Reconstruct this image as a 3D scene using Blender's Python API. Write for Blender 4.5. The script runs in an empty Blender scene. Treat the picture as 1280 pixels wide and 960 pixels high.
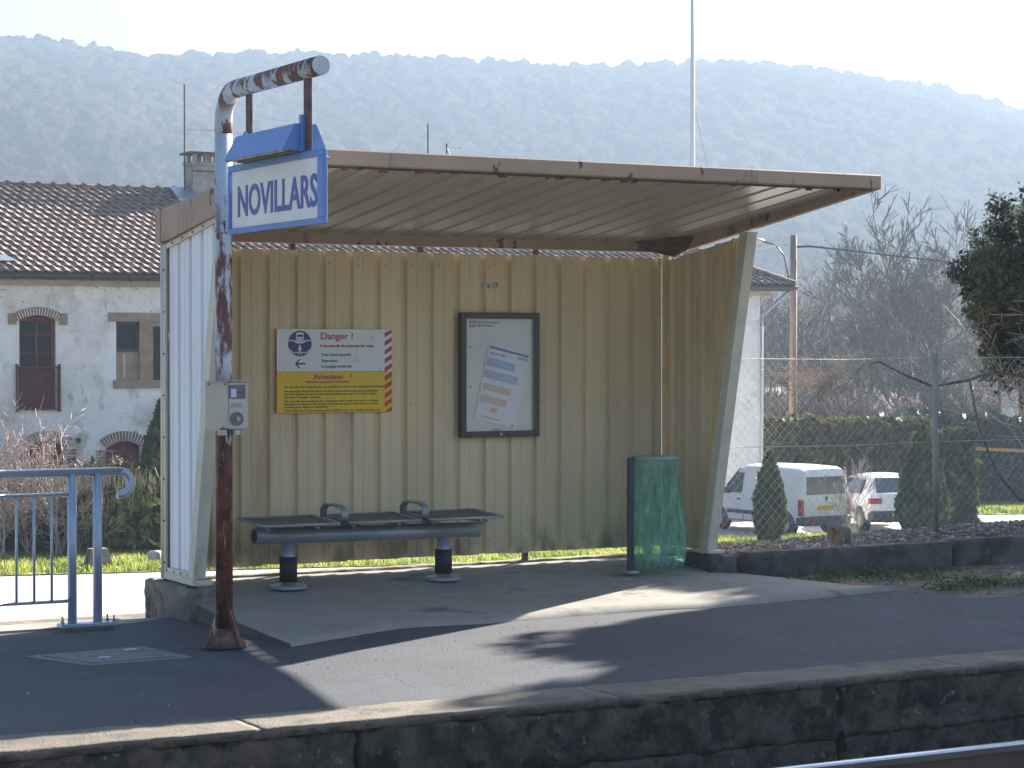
import bpy, math, random
import numpy as np
from mathutils import Vector, Matrix, Euler, noise as mnoise
R = math.radians
scene = bpy.context.scene
col = scene.collection
random.seed(7)
rng = np.random.default_rng(7)

# ------------------------------------------------------------------ camera, sky, sun, exposure
YAW, PITCH = R(28.873), R(-0.8901)
CAM = Vector((-5.5419, -15.2283, 1.65))
cam_data = bpy.data.cameras.new('camera')
cam = bpy.data.objects.new('camera', cam_data)
col.objects.link(cam)
cam.location = CAM
cam.rotation_euler = Euler((math.pi / 2 + PITCH, 0, -YAW), 'XYZ')
cam_data.sensor_width = 36.0
cam_data.lens = 2775.0 / 1280.0 * 36.0
cam_data.clip_start = 0.1
cam_data.clip_end = 8000
scene.camera = cam

SUN_DIR = Vector((0.8145, 0.338, 0.4715)).normalized()
SUN_EL = math.asin(SUN_DIR.z)
SUN_AZ = math.atan2(SUN_DIR.x, SUN_DIR.y)
world = bpy.data.worlds.new('World')
scene.world = world
world.use_nodes = True
wn = world.node_tree
bg = wn.nodes['Background']
sky = wn.nodes.new('ShaderNodeTexSky')
sky.sky_type = 'NISHITA'
sky.sun_disc = False
sky.sun_elevation = SUN_EL
sky.sun_rotation = SUN_AZ
sky.altitude = 200
sky.air_density = 1.0
sky.dust_density = 2.0
sky.ozone_density = 3.0
wn.links.new(sky.outputs[0], bg.inputs[0])
bg.inputs[1].default_value = 0.055
sun_data = bpy.data.lights.new('sun', 'SUN')
sun_data.energy = 5.0
sun_data.angle = R(0.55)
sun_data.color = (1.0, 0.93, 0.82)
sun = bpy.data.objects.new('sun', sun_data)
col.objects.link(sun)
sun.rotation_euler = SUN_DIR.to_track_quat('Z', 'Y').to_euler()
scene.view_settings.view_transform = 'Standard'
scene.view_settings.look = 'None'
scene.view_settings.exposure = 2.38
scene.view_settings.gamma = 1
scene.cycles.use_denoising = True
scene.cycles.max_bounces = 8
scene.cycles.volume_bounces = 0
scene.cycles.transparent_max_bounces = 16
scene.cycles.sample_clamp_indirect = 6

# ------------------------------------------------------------------ materials
def nt(name):
    m = bpy.data.materials.new(name)
    m.use_nodes = True
    return m, m.node_tree, m.node_tree.nodes['Principled BSDF']

def tex_noise(t, vec, scale, detail=5, rough=.6, w=0):
    n = t.nodes.new('ShaderNodeTexNoise')
    n.inputs['Scale'].default_value = scale
    n.inputs['Detail'].default_value = detail
    n.inputs['Roughness'].default_value = rough
    t.links.new(vec, n.inputs['Vector'])
    return n.outputs['Fac']

def ramp(t, fac, a, b):
    n = t.nodes.new('ShaderNodeMapRange')
    n.inputs['From Min'].default_value = a
    n.inputs['From Max'].default_value = b
    n.interpolation_type = 'SMOOTHSTEP'
    t.links.new(fac, n.inputs['Value'])
    return n.outputs['Result']

def mixc(t, fac, a, b):
    n = t.nodes.new('ShaderNodeMix')
    n.data_type = 'RGBA'
    if isinstance(fac, (int, float)): n.inputs[0].default_value = fac
    else: t.links.new(fac, n.inputs[0])
    for i, c in ((6, a), (7, b)):
        if isinstance(c, tuple): n.inputs[i].default_value = (*c[:3], 1)
        else: t.links.new(c, n.inputs[i])
    return n.outputs[2]

def mat(name, c, rough=.6, metal=0, var=.12, scale=3.0, patches=(), bump=0, bscale=80, stretch=(1, 1, 1), spec=.5, rand=0, rbump=True):
    """base colour with soft variation; patches = [(colour, scale, lo, hi, stretch, offset)] laid over it (rust, dirt, worn paint)"""
    m, t, b = nt(name)
    geo = t.nodes.new('ShaderNodeNewGeometry')
    mp = t.nodes.new('ShaderNodeMapping'); mp.inputs['Scale'].default_value = stretch
    t.links.new(geo.outputs['Position'], mp.inputs['Vector'])
    f = tex_noise(t, mp.outputs[0], scale)
    lo = tuple(x * (1 - var * 1.6) for x in c); hi = tuple(min(1, x * (1 + var * 1.6)) for x in c)
    cc = mixc(t, ramp(t, f, .3, .7), lo, hi)
    if rand:
        oi = t.nodes.new('ShaderNodeObjectInfo')
        hv = t.nodes.new('ShaderNodeHueSaturation')
        mr = t.nodes.new('ShaderNodeMapRange'); mr.inputs['To Min'].default_value = 1 - rand; mr.inputs['To Max'].default_value = 1 + rand
        t.links.new(oi.outputs['Random'], mr.inputs['Value'])
        t.links.new(mr.outputs[0], hv.inputs['Value']); t.links.new(cc, hv.inputs['Color'])
        cc = hv.outputs[0]
    for p in patches:
        pc, ps, plo, phi = p[:4]
        st = p[4] if len(p) > 4 else (1, 1, 1)
        of = p[5] if len(p) > 5 else (0, 0, 0)
        m2 = t.nodes.new('ShaderNodeMapping'); m2.inputs['Scale'].default_value = st; m2.inputs['Location'].default_value = of
        t.links.new(geo.outputs['Position'], m2.inputs['Vector'])
        pf = ramp(t, tex_noise(t, m2.outputs[0], ps, 6, .65), plo, phi)
        if len(p) > 6:   # more of it below / above a height: (z0, z1) fades in
            sx = t.nodes.new('ShaderNodeSeparateXYZ'); t.links.new(geo.outputs['Position'], sx.inputs[0])
            zz = ramp(t, sx.outputs['Z'], *p[6])
            mu = t.nodes.new('ShaderNodeMath'); mu.operation = 'MULTIPLY'
            t.links.new(pf, mu.inputs[0]); t.links.new(zz, mu.inputs[1]); pf = mu.outputs[0]
        cc = mixc(t, pf, cc, pc)
    t.links.new(cc, b.inputs['Base Color'])
    b.inputs['Roughness'].default_value = rough
    b.inputs['Metallic'].default_value = metal
    b.inputs['Specular IOR Level'].default_value = spec
    if bump:
        bn = t.nodes.new('ShaderNodeBump'); bn.inputs['Strength'].default_value = bump
        bn.inputs['Distance'].default_value = .01
        t.links.new(tex_noise(t, mp.outputs[0], bscale, 3), bn.inputs['Height'])
        t.links.new(bn.outputs[0], b.inputs['Normal'])
    return m

def leaf_mat(name, c, var=.4, scale=1.5, trans=.25, c2=None, rough=.6):
    m, t, b = nt(name)
    geo = t.nodes.new('ShaderNodeNewGeometry')
    f = tex_noise(t, geo.outputs['Position'], scale, 4)
    lo = tuple(x * (1 - var) for x in c); hi = c2 or tuple(x * (1 + var) for x in c)
    cc = mixc(t, ramp(t, f, .35, .68), lo, hi)
    t.links.new(cc, b.inputs['Base Color'])
    b.inputs['Roughness'].default_value = rough
    tr = t.nodes.new('ShaderNodeBsdfTranslucent'); t.links.new(cc, tr.inputs[0])
    mx = t.nodes.new('ShaderNodeMixShader'); mx.inputs[0].default_value = trans
    t.links.new(b.outputs[0], mx.inputs[1]); t.links.new(tr.outputs[0], mx.inputs[2])
    t.links.new(mx.outputs[0], t.nodes['Material Output'].inputs[0])
    return m

def glass_mat(name, tint=(.02, .025, .03), rough=.05):
    m, t, b = nt(name)
    b.inputs['Base Color'].default_value = (*tint, 1)
    b.inputs['Roughness'].default_value = rough
    b.inputs['Specular IOR Level'].default_value = .8
    return m

def clear_mat(name, tint=(.9, .95, .95), gloss=.12):
    m, t, b = nt(name)
    tr = t.nodes.new('ShaderNodeBsdfTransparent'); tr.inputs[0].default_value = (*tint, 1)
    gl = t.nodes.new('ShaderNodeBsdfGlossy'); gl.inputs['Roughness'].default_value = .04
    fr = t.nodes.new('ShaderNodeFresnel'); fr.inputs[0].default_value = 1.45
    mx = t.nodes.new('ShaderNodeMixShader')
    t.links.new(fr.outputs[0], mx.inputs[0]); t.links.new(tr.outputs[0], mx.inputs[1]); t.links.new(gl.outputs[0], mx.inputs[2])
    t.links.new(mx.outputs[0], t.nodes['Material Output'].inputs[0])
    return m

RUST = (.16, .055, .03)
DRUST = (.09, .04, .03)
M = {}
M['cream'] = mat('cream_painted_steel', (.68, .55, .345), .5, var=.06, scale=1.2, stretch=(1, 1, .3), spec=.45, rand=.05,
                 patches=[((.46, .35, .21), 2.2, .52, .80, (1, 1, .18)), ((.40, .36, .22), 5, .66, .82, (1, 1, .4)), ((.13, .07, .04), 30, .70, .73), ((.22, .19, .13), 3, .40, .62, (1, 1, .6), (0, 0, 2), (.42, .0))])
M['cream_skylit'] = mat('skylit_cream_steel', (.76, .80, .84), .45, var=.05, scale=1.2, stretch=(1, 1, .3),  # cream cladding from outside, bluish sky reflection put into the colour
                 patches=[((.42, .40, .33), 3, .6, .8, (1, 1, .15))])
M['cream_post'] = mat('cream_post_paint', (.60, .57, .46), .5, var=.06, patches=[((.38, .33, .2), 5, .58, .75, (1, 1, .35)), (RUST, 18, .70, .74)])
M['brown'] = mat('brown_painted_trim', (.36, .255, .19), .6, var=.06, scale=2,
                 patches=[((.24, .17, .13), 3, .6, .8), (DRUST, 9, .625, .66, (1, 1, .45)), ((.20, .14, .11), 5, .58, .68, (1, 1, .3), (7, 1, 0)), (DRUST, 3.2, .635, .66, (1.3, 1, .6), (3, 1, 0))])
M['darkrust'] = mat('rusted_edge', (.10, .055, .035), .8, var=.3, scale=20)
M['under'] = mat('roof_underside_paint', (.47, .43, .35), .30, var=.07, scale=1.5, stretch=(1, .3, 1), spec=.7,
                 patches=[((.30, .26, .2), 3, .55, .75, (1, .25, 1))])
M['blue'] = mat('blue_paint', (.10, .22, .54), .42, var=.05, patches=[(RUST, 13, .73, .76)])
M['signwhite'] = mat('enamel_white', (.76, .76, .72), .35, var=.03, patches=[((.42, .38, .30), 7, .62, .8, (1, 1, .4)), (RUST, 20, .72, .76, (1, 1, .6)), ((.45, .38, .26), 4, .58, .8, (1, 1, .35), (2, 0, 0))])
M['letterblue'] = mat('letter_blue', (.05, .06, .34), .4, var=.05)
M['pole'] = mat('worn_pole_paint', (.47, .55, .61), .5, var=.06,
                patches=[((.15, .06, .045), 7, .60, .615, (1, 1, .55)), ((.30, .22, .18), 8, .505, .555, (1, 1, .3), (0, 0, 0), (2.75, 2.2)), ((.15, .045, .03), 8, .54, .58, (1, 1, .3), (0, 0, 0), (2.75, 2.2)), ((.17, .05, .033), 2.5, .26, .31, (1, 1, .6), (0, 0, 0), (1.62, 1.30)), ((.055, .025, .022), 16, .46, .62, (1, 1, .5), (1, 0, 0), (1.6, 1.3)), ((.27, .13, .10), 22, .55, .64, (1, 1, .35), (5, 0, 0), (1.7, 1.4)), ((.45, .37, .28), 15, .60, .62, (1, 1, .2), (0, 2, 0), (1.7, 1.4))], bump=.3, bscale=60)
M['arm'] = mat('peeling_arm_paint', (.50, .56, .60), .6, var=.06,
               patches=[((.17, .08, .055), 9, .47, .51, (1, 1.2, .5), (0, 0, 0), (3.10, 3.2)), ((.15, .06, .045), 8, .60, .615, (1, 1, .6)), ((.17, .08, .055), 6, .52, .56, (1, 1.6, .6), (0, 0, 0), (3.22, 3.28))], bump=.4, bscale=60)
M['rustbar'] = mat('rusty_bar', (.10, .055, .06), .7, var=.3, scale=12)
M['white'] = mat('white_print', (.74, .76, .80), .4, var=.02)
M['red'] = mat('red_print', (.55, .04, .06), .45, var=.04)
M['redtext'] = mat('red_lettering', (.50, .08, .10), .45, var=.04)
M['yellow'] = mat('yellow_print', (.78, .52, .02), .45, var=.04, patches=[((.6, .42, .06), 6, .6, .75)])
M['navy'] = mat('navy_print', (.06, .05, .22), .45, var=.03)
M['black'] = mat('black_print', (.05, .05, .06), .5, var=.02)
M['olive'] = mat('small_print_on_yellow', (.22, .15, .03), .5, var=.02)
M['greyprint'] = mat('grey_small_print', (.2, .22, .26), .5, var=.02)
M['frame'] = mat('bronze_frame', (.055, .045, .05), .4, var=.1)
M['board'] = mat('noticeboard_backing', (.82, .85, .81), .5, var=.03, scale=2)
M['paper'] = mat('white_paper', (.88, .89, .95), .6, var=.02)
M['pblue'] = mat('pale_blue_print', (.34, .52, .80), .6, var=.05)
M['porange'] = mat('pale_orange_print', (.72, .52, .42), .6, var=.05)
M['pblue2'] = mat('mid_blue_print', (.16, .20, .48), .6, var=.03)
M['alu'] = mat('grey_metal_paint', (.32, .35, .39), .38, metal=.35, var=.08)
M['seat'] = mat('brown_perforated_seat', (.10, .07, .065), .42, var=.15)
M['rubber'] = mat('black_sleeve', (.012, .012, .02), .55, var=.1)
M['darkmetal'] = mat('dark_metal', (.035, .04, .055), .45, var=.1)
M['rail_blue'] = mat('galvanised_handrail', (.42, .49, .60), .35, metal=.4, var=.05, scale=6)
M['plastic'] = mat('grey_cream_plastic', (.50, .49, .43), .45, var=.03)
M['plate'] = mat('cream_steel_plate', (.50, .46, .38), .5, var=.05)
M['dial'] = mat('dark_grey_dial', (.13, .13, .14), .4, var=.05)
M['screen'] = mat('pale_blue_display', (.5, .62, .80), .2, var=.02)
def crack(m):
    t = m.node_tree; b = t.nodes['Principled BSDF']; src = b.inputs['Base Color'].links[0].from_socket
    g = t.nodes.new('ShaderNodeNewGeometry')
    nz = t.nodes.new('ShaderNodeTexNoise'); nz.inputs['Scale'].default_value = 2.2; nz.inputs['Detail'].default_value = 5; t.links.new(g.outputs['Position'], nz.inputs['Vector'])
    va = t.nodes.new('ShaderNodeVectorMath'); va.operation = 'MULTIPLY_ADD'; t.links.new(nz.outputs['Color'], va.inputs[0]); va.inputs[1].default_value = (.7, .7, 0); t.links.new(g.outputs['Position'], va.inputs[2])
    vo = t.nodes.new('ShaderNodeTexVoronoi'); vo.feature = 'DISTANCE_TO_EDGE'; vo.inputs['Scale'].default_value = .55; t.links.new(va.outputs[0], vo.inputs['Vector'])
    f1 = ramp(t, vo.outputs['Distance'], .008, .002); f2 = ramp(t, tex_noise(t, g.outputs['Position'], .8, 2), .50, .62)
    mu = t.nodes.new('ShaderNodeMath'); mu.operation = 'MULTIPLY'; t.links.new(f1, mu.inputs[0]); t.links.new(f2, mu.inputs[1])
    t.links.new(mixc(t, mu.outputs[0], src, (.012, .013, .016)), b.inputs['Base Color'])
M['asphalt'] = mat('new_asphalt', (.042, .048, .062), .88, var=.14, scale=1.3, bump=1.0, bscale=110, spec=.65,
                   patches=[((.075, .08, .09), .9, .52, .75, (1, .35, 1)), ((.30, .29, .27), 95, .60, .69), ((.022, .024, .028), 60, .60, .70), ((.02, .022, .03), 2.1, .66, .72, (.6, 1.6, 1), (5, 2, 0))])
M['slab'] = mat('worn_concrete_slab', (.30, .285, .255), .9, var=.10, scale=1.6, bump=.5, bscale=90, spec=.15,
                patches=[((.13, .13, .125), 1.6, .52, .72), ((.34, .32, .28), 60, .70, .74)])
crack(M['asphalt'])
M['oldconc'] = mat('mossy_old_concrete', (.20, .18, .145), .9, var=.2, scale=6, bump=1, bscale=40,
                   patches=[((.045, .045, .035), 4, .50, .66, (1, 1, .6)), ((.33, .30, .25), 14, .62, .68)])
M['coping'] = mat('platform_coping', (.145, .122, .095), .9, var=.15, scale=3, bump=.8, bscale=60,
                  patches=[((.05, .045, .038), 6, .42, .55, (1, 1, 1), (0, 0, 0), (-.2, -.215)), ((.06, .055, .05), 3.5, .50, .68), ((.36, .34, .30), 40, .66, .70)])
M['face'] = mat('black_stained_wall', (.050, .042, .034), .92, var=.5, scale=7, bump=1, bscale=35,
                patches=[((.008, .008, .008), 3.5, .53, .60, (1, 1, 1.3)), ((.085, .07, .055), 2.2, .56, .66, (1, 1, 1), (3, 0, 0)), ((.18, .165, .14), 11, .62, .70), ((.40, .38, .34), 46, .70, .73)])
M['lowwall'] = mat('dark_low_wall', (.085, .080, .075), .9, var=.25, scale=4, bump=.8, bscale=45,
                   patches=[((.03, .03, .03), 2.5, .5, .65), ((.18, .17, .15), 12, .64, .7)])
M['manhole'] = mat('manhole_concrete', (.17, .175, .17), .85, var=.12, scale=6, bump=.6, bscale=90, patches=[((.09, .09, .09), 6, .55, .7)])
M['dirt'] = mat('bare_dirt', (.125, .10, .078), .95, var=.25, scale=5, bump=1, bscale=30,
                patches=[((.08, .10, .035), 3, .56, .66), ((.22, .20, .17), 24, .64, .68)])
M['gravel'] = mat('pale_gravel', (.20, .165, .15), .85, var=.4, scale=26, rand=.25, patches=[((.52, .49, .46), 17, .54, .57), ((.10, .085, .085), 12, .58, .62)])
M['ballast'] = mat('dark_ballast', (.10, .085, .07), .9, var=.4, scale=14, bump=1, bscale=24)
M['railsteel'] = mat('polished_rail_head', (.42, .45, .50), .22, metal=1, var=.05)
M['railrust'] = mat('rusty_rail_web', (.10, .06, .04), .8, var=.2)
M['road'] = mat('pale_road', (.36, .35, .33), .8, var=.06, scale=.4, bump=.3, bscale=30)
M['ground'] = mat('valley_ground', (.16, .15, .09), .95, var=.25, scale=.05)
M['verge'] = mat('verge_earth', (.16, .17, .05), .95, var=.3, scale=1.2, patches=[((.30, .25, .15), .9, .56, .68)])
M['grass'] = leaf_mat('grass_blades', (.22, .32, .04), .3, .8, .5, (.42, .44, .10))
M['weed'] = leaf_mat('weed_leaves', (.06, .14, .03), .3, 3, .3)
M['plaster'] = mat('stained_white_plaster', (.80, .78, .74), .9, var=.07, scale=1.1, bump=.5, bscale=9,
                   patches=[((.56, .52, .46), 1.3, .50, .68, (1, 1, .8), (0, 0, 0), (1.2, 3.0)), ((.38, .35, .32), 6, .585, .63, (1, 1, 1.4), (4, 0, 2), (1.7, 2.8)), ((.48, .43, .35), .9, .53, .66, (1, 1, 1.2), (9.3, 0, 5.1), (.6, -.3)), ((.64, .61, .57), 3.2, .55, .66, (1, 1, .8), (2, 0, 1)), ((.34, .30, .25), 3.0, .58, .70, (1.6, 1, .22), (6, 0, 1), (2.6, 3.2)),
                            ((.44, .40, .34), 2.4, .60, .70, (1, 1, .35))])
M['stone'] = mat('tan_stone_surround', (.33, .235, .155), .85, var=.1)
M['brick'] = mat('arch_brick', (.24, .15, .115), .9, var=.2, scale=9, rand=.15)
M['mortar'] = mat('pale_mortar', (.72, .68, .60), .9, var=.1)
M['redwood'] = mat('dark_red_joinery', (.15, .025, .022), .6, var=.12)
M['tile'] = mat('clay_roof_tile', (.215, .145, .118), .8, var=.25, scale=5, rand=.18,
                patches=[((.16, .12, .11), 2.4, .52, .68), ((.33, .26, .22), 5, .60, .72), ((.55, .40, .07), 3.3, .73, .75)])
M['tilesub'] = mat('roof_boarding', (.05, .04, .04), .9)
M['gutter'] = mat('brown_gutter', (.06, .045, .045), .45, var=.1)
M['zinc'] = mat('zinc_sheet', (.35, .40, .46), .4, metal=.6, var=.08)
M['soffit'] = mat('tan_soffit_board', (.42, .37, .28), .8, var=.1)
M['chimney'] = mat('chimney_render', (.30, .28, .26), .9, var=.15, scale=4)
M['glass'] = glass_mat('dark_window_glass', (.012, .014, .016), .12)
M['glass'].node_tree.nodes['Principled BSDF'].inputs['Specular IOR Level'].default_value = .3
M['pane'] = clear_mat('notice_glass', (1, 1, 1))
M['carglass'] = glass_mat('car_glass', (.05, .07, .09))
M['carwhite'] = mat('white_car_paint', (.80, .80, .80), .25, var=.01, spec=.6)
M['bumper'] = mat('dark_grey_bumper', (.06, .065, .08), .6, var=.05)
M['tyre'] = mat('tyre_rubber', (.025, .025, .028), .8, var=.1)
M['rim'] = mat('wheel_cover', (.45, .45, .47), .35, metal=.5, var=.03)
M['taillight'] = mat('tail_lamp_red', (.42, .02, .03), .25, var=.02)
M['numplate'] = mat('yellow_plate', (.75, .36, .02), .5, var=.02)
M['farbark'] = mat('far_tree_bark', (.12, .10, .088), .9, var=.2, scale=1)
M['bark'] = mat('grey_bark', (.12, .10, .085), .9, var=.25, scale=3)
M['twig'] = mat('pale_twigs', (.36, .30, .26), .75, var=.25, scale=2)
M['twigred'] = mat('reddish_twigs', (.40, .31, .29), .7, var=.25, scale=2)
M['conifer'] = leaf_mat('conifer_green', (.035, .065, .03), .4, 1.6, .15, (.12, .14, .035))
M['thuja'] = leaf_mat('thuja_green', (.040, .075, .035), .4, 2.2, .15, (.09, .12, .04))
M['hedge'] = leaf_mat('hedge_green', (.022, .036, .016), .4, 1.2, .2, (.11, .12, .035))
M['hedgedark'] = leaf_mat('dark_hedge_green', (.02, .045, .035), .3, 1.2, .12, (.05, .09, .06))
M['brownhedge'] = leaf_mat('brown_winter_hedge', (.13, .09, .05), .4, .9, .25, (.10, .12, .035))
M['ever'] = leaf_mat('evergreen_leaves', (.045, .058, .022), .4, 1.8, .3, (.13, .125, .045), .5)
M['polewood'] = mat('wooden_pole', (.20, .145, .12), .85, var=.15, scale=3, stretch=(1, 1, .2))
M['cable'] = mat('black_cable', (.03, .03, .035), .6)
M['cablelit'] = mat('pale_cable', (.45, .45, .45), .5)
M['mast'] = mat('white_mast', (.72, .72, .72), .4, var=.03)
M['wire'] = mat('galvanised_wire', (.42, .42, .42), .4, metal=.5)
M['fencepost'] = mat('galvanised_post', (.20, .23, .235), .8, metal=0, var=.08)
M['beamwood'] = mat('orange_wood_beam', (.35, .17, .05), .7, var=.1)
M['farroof'] = mat('far_brown_roof', (.075, .045, .042), .9, var=.25, scale=.5)
M['farwall'] = mat('far_white_wall', (.62, .62, .60), .9, var=.06, scale=.3)
M['litter'] = mat('litter', (.2, .35, .6), .5)

# ------------------------------------------------------------------ mesh helpers
class MB:
    def __init__(s): s.v = []; s.f = []; s.smooth = False
    def add(s, vs, fs):
        n = len(s.v); s.v += [tuple(v) for v in vs]; s.f += [tuple(i + n for i in f) for f in fs]; return s
    def box(s, x0, x1, y0, y1, z0, z1):
        v = [(x, y, z) for z in (z0, z1) for y in (y0, y1) for x in (x0, x1)]
        return s.add(v, [(0, 2, 3, 1), (4, 5, 7, 6), (0, 1, 5, 4), (2, 6, 7, 3), (0, 4, 6, 2), (1, 3, 7, 5)])
    def bbox(s, x0, x1, y0, y1, z0, z1, b=.005):
        """box with chamfered edges"""
        vs = []; idx = {}
        for ix, x in enumerate((x0, x1)):
            for iy, y in enumerate((y0, y1)):
                for iz, z in enumerate((z0, z1)):
                    sx, sy, sz = (1 if ix == 0 else -1), (1 if iy == 0 else -1), (1 if iz == 0 else -1)
                    idx[ix, iy, iz] = len(vs)
                    vs += [(x, y + sy * b, z + sz * b), (x + sx * b, y, z + sz * b), (x + sx * b, y + sy * b, z)]
        I = lambda a, b_, c, k: idx[a, b_, c] + k
        fs = []
        for a in (0, 1):
            q = [I(a, 0, 0, 0), I(a, 1, 0, 0), I(a, 1, 1, 0), I(a, 0, 1, 0)]; fs.append(q if a else q[::-1])
            q = [I(0, a, 0, 1), I(1, a, 0, 1), I(1, a, 1, 1), I(0, a, 1, 1)]; fs.append(q if not a else q[::-1])
            q = [I(0, 0, a, 2), I(1, 0, a, 2), I(1, 1, a, 2), I(0, 1, a, 2)]; fs.append(q if a else q[::-1])
        for a in (0, 1):
            for c in (0, 1):
                fs.append([I(a, c, 0, 0), I(a, c, 0, 1), I(a, c, 1, 1), I(a, c, 1, 0)])
                fs.append([I(a, 0, c, 0), I(a, 0, c, 2), I(a, 1, c, 2), I(a, 1, c, 0)])
                fs.append([I(0, a, c, 1), I(0, a, c, 2), I(1, a, c, 2), I(1, a, c, 1)])
                for d in (0, 1): fs.append([I(a, c, d, 0), I(a, c, d, 1), I(a, c, d, 2)])
        return s.add(vs, fs)
    def hexa(s, b, t):
        """8-corner solid from bottom quad b and top quad t"""
        return s.add(list(b) + list(t), [(3, 2, 1, 0), (4, 5, 6, 7), (0, 1, 5, 4), (1, 2, 6, 5), (2, 3, 7, 6), (3, 0, 4, 7)])
    def tube(s, pts, r, n=8, caps=True):
        pts = [Vector(p) for p in pts]; k = len(pts)
        rs = r if isinstance(r, (list, tuple)) else [r] * k
        base = len(s.v); up = None
        for i, p in enumerate(pts):
            d = (pts[min(i + 1, k - 1)] - pts[max(i - 1, 0)]).normalized()
            if up is None:
                a = Vector((0, 0, 1)) if abs(d.z) < .9 else Vector((1, 0, 0))
                up = d.cross(a).normalized()
            up = (up - d * up.dot(d)).normalized(); w = d.cross(up)
            for j in range(n):
                t = 2 * math.pi * j / n
                s.v.append(tuple(p + (up * math.cos(t) + w * math.sin(t)) * rs[i]))
        for i in range(k - 1):
            for j in range(n):
                a = base + i * n + j; b = base + i * n + (j + 1) % n
                s.f.append((a, b, b + n, a + n))
        if caps:
            s.f.append(tuple(base + j for j in range(n))[::-1]); s.f.append(tuple(base + (k - 1) * n + j for j in range(n)))
        return s
    def prism(s, poly, a, b, axis='Z'):
        """polygon (2d) extruded from a to b along axis"""
        f = {'Z': lambda u, v, w: (u, v, w), 'Y': lambda u, v, w: (u, w, v), 'X': lambda u, v, w: (w, u, v)}[axis]
        n = len(poly)
        vs = [f(u, v, a) for u, v in poly] + [f(u, v, b) for u, v in poly]
        fs = [tuple(range(n))[::-1], tuple(range(n, 2 * n))] + [(i, (i + 1) % n, (i + 1) % n + n, i + n) for i in range(n)]
        return s.add(vs, fs)
    def ball(s, c, r, n=8, m=5, sq=(1, 1, 1)):
        base = len(s.v)
        for i in range(m + 1):
            th = math.pi * i / m
            for j in range(n):
                ph = 2 * math.pi * j / n
                s.v.append((c[0] + r * sq[0] * math.sin(th) * math.cos(ph), c[1] + r * sq[1] * math.sin(th) * math.sin(ph), c[2] + r * sq[2] * math.cos(th)))
        for i in range(m):
            for j in range(n):
                a = base + i * n + j; b = base + i * n + (j + 1) % n
                s.f.append((a, a + n, b + n, b))
        return s
    def build(s, name, m, parent=None, smooth=None, **kw):
        off = root_loc(parent)
        me = bpy.data.meshes.new(name)
        me.from_pydata([(x - off.x, y - off.y, z - off.z) for x, y, z in s.v], [], s.f)
        me.validate(); me.update()
        return link(name, me, m, parent, s.smooth if smooth is None else smooth, **kw)

def root_loc(parent):
    p = parent
    while p is not None and p.parent is not None: p = p.parent
    return p.location.copy() if p is not None else Vector((0, 0, 0))

def link(name, me, m, parent=None, smooth=False, **kw):
    if me.materials: pass
    elif m is not None: me.materials.append(M[m] if isinstance(m, str) else m)
    if smooth: me.polygons.foreach_set('use_smooth', [True] * len(me.polygons))
    o = bpy.data.objects.new(name, me); col.objects.link(o)
    if parent is not None: o.parent = parent
    for k, v in kw.items(): o[k] = v
    return o

def npmesh(name, V, F, m, parent=None, smooth=False, **kw):
    V = np.asarray(V, dtype=np.float32); F = np.asarray(F, dtype=np.int32)
    off = root_loc(parent)
    if parent is not None: V = V - np.array(off, dtype=np.float32)
    me = bpy.data.meshes.new(name)
    k = F.shape[1]
    me.vertices.add(len(V)); me.vertices.foreach_set('co', V.ravel())
    me.loops.add(F.size); me.loops.foreach_set('vertex_index', F.ravel())
    me.polygons.add(len(F)); me.polygons.foreach_set('loop_start', np.arange(0, F.size, k, dtype=np.int32))
    me.polygons.foreach_set('loop_total', np.full(len(F), k, dtype=np.int32))
    me.update(calc_edges=True)
    return link(name, me, m, parent, smooth, **kw)

def thing(name, label, cat, loc=(0, 0, 0), group=None):
    o = bpy.data.objects.new(name, None); col.objects.link(o)
    o.location = loc; o.empty_display_size = .2
    o['label'] = label; o['category'] = cat
    if group: o['group'] = group
    return o

def tag(o, label=None, cat=None, group=None, kind=None):
    for k, v in (('label', label), ('category', cat), ('group', group), ('kind', kind)):
        if v: o[k] = v
    return o

def copy_tree(o, parent=None):
    c = o.copy(); col.objects.link(c)
    if parent is not None: c.parent = parent
    for ch in list(o.children): copy_tree(ch, c)
    return c

def text(body, size, origin, xdir, ydir, m, parent, name='lettering', xs=1.0, depth=.0015, align='LEFT', bold=0.0):
    cu = bpy.data.curves.new(name, 'FONT'); cu.body = body; cu.size = size; cu.extrude = depth; cu.resolution_u = 3
    cu.align_x = align; cu.offset = bold
    to = bpy.data.objects.new('tmp_text', cu); col.objects.link(to)
    dg = bpy.context.evaluated_depsgraph_get()
    me = bpy.data.meshes.new_from_object(to.evaluated_get(dg))
    bpy.data.objects.remove(to); bpy.data.curves.remove(cu)
    x = Vector(xdir).normalized(); y = Vector(ydir).normalized(); z = x.cross(y)
    mt = Matrix((( x.x * xs, y.x, z.x, origin[0]), (x.y * xs, y.y, z.y, origin[1]), (x.z * xs, y.z, z.z, origin[2]), (0, 0, 0, 1)))
    off = root_loc(parent)
    me.transform(Matrix.Translation(-off) @ mt)
    me.materials.clear()
    return link(name, me, m, parent)

def fbm(x, y, z=0.0, s=1.0): return mnoise.noise(Vector((x * s, y * s, z * s)))

# ------------------------------------------------------------------ terrain and platform
def gz(X):  # level of the lower ground behind the platform
    return -2.52 - .0235 * X

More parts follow.
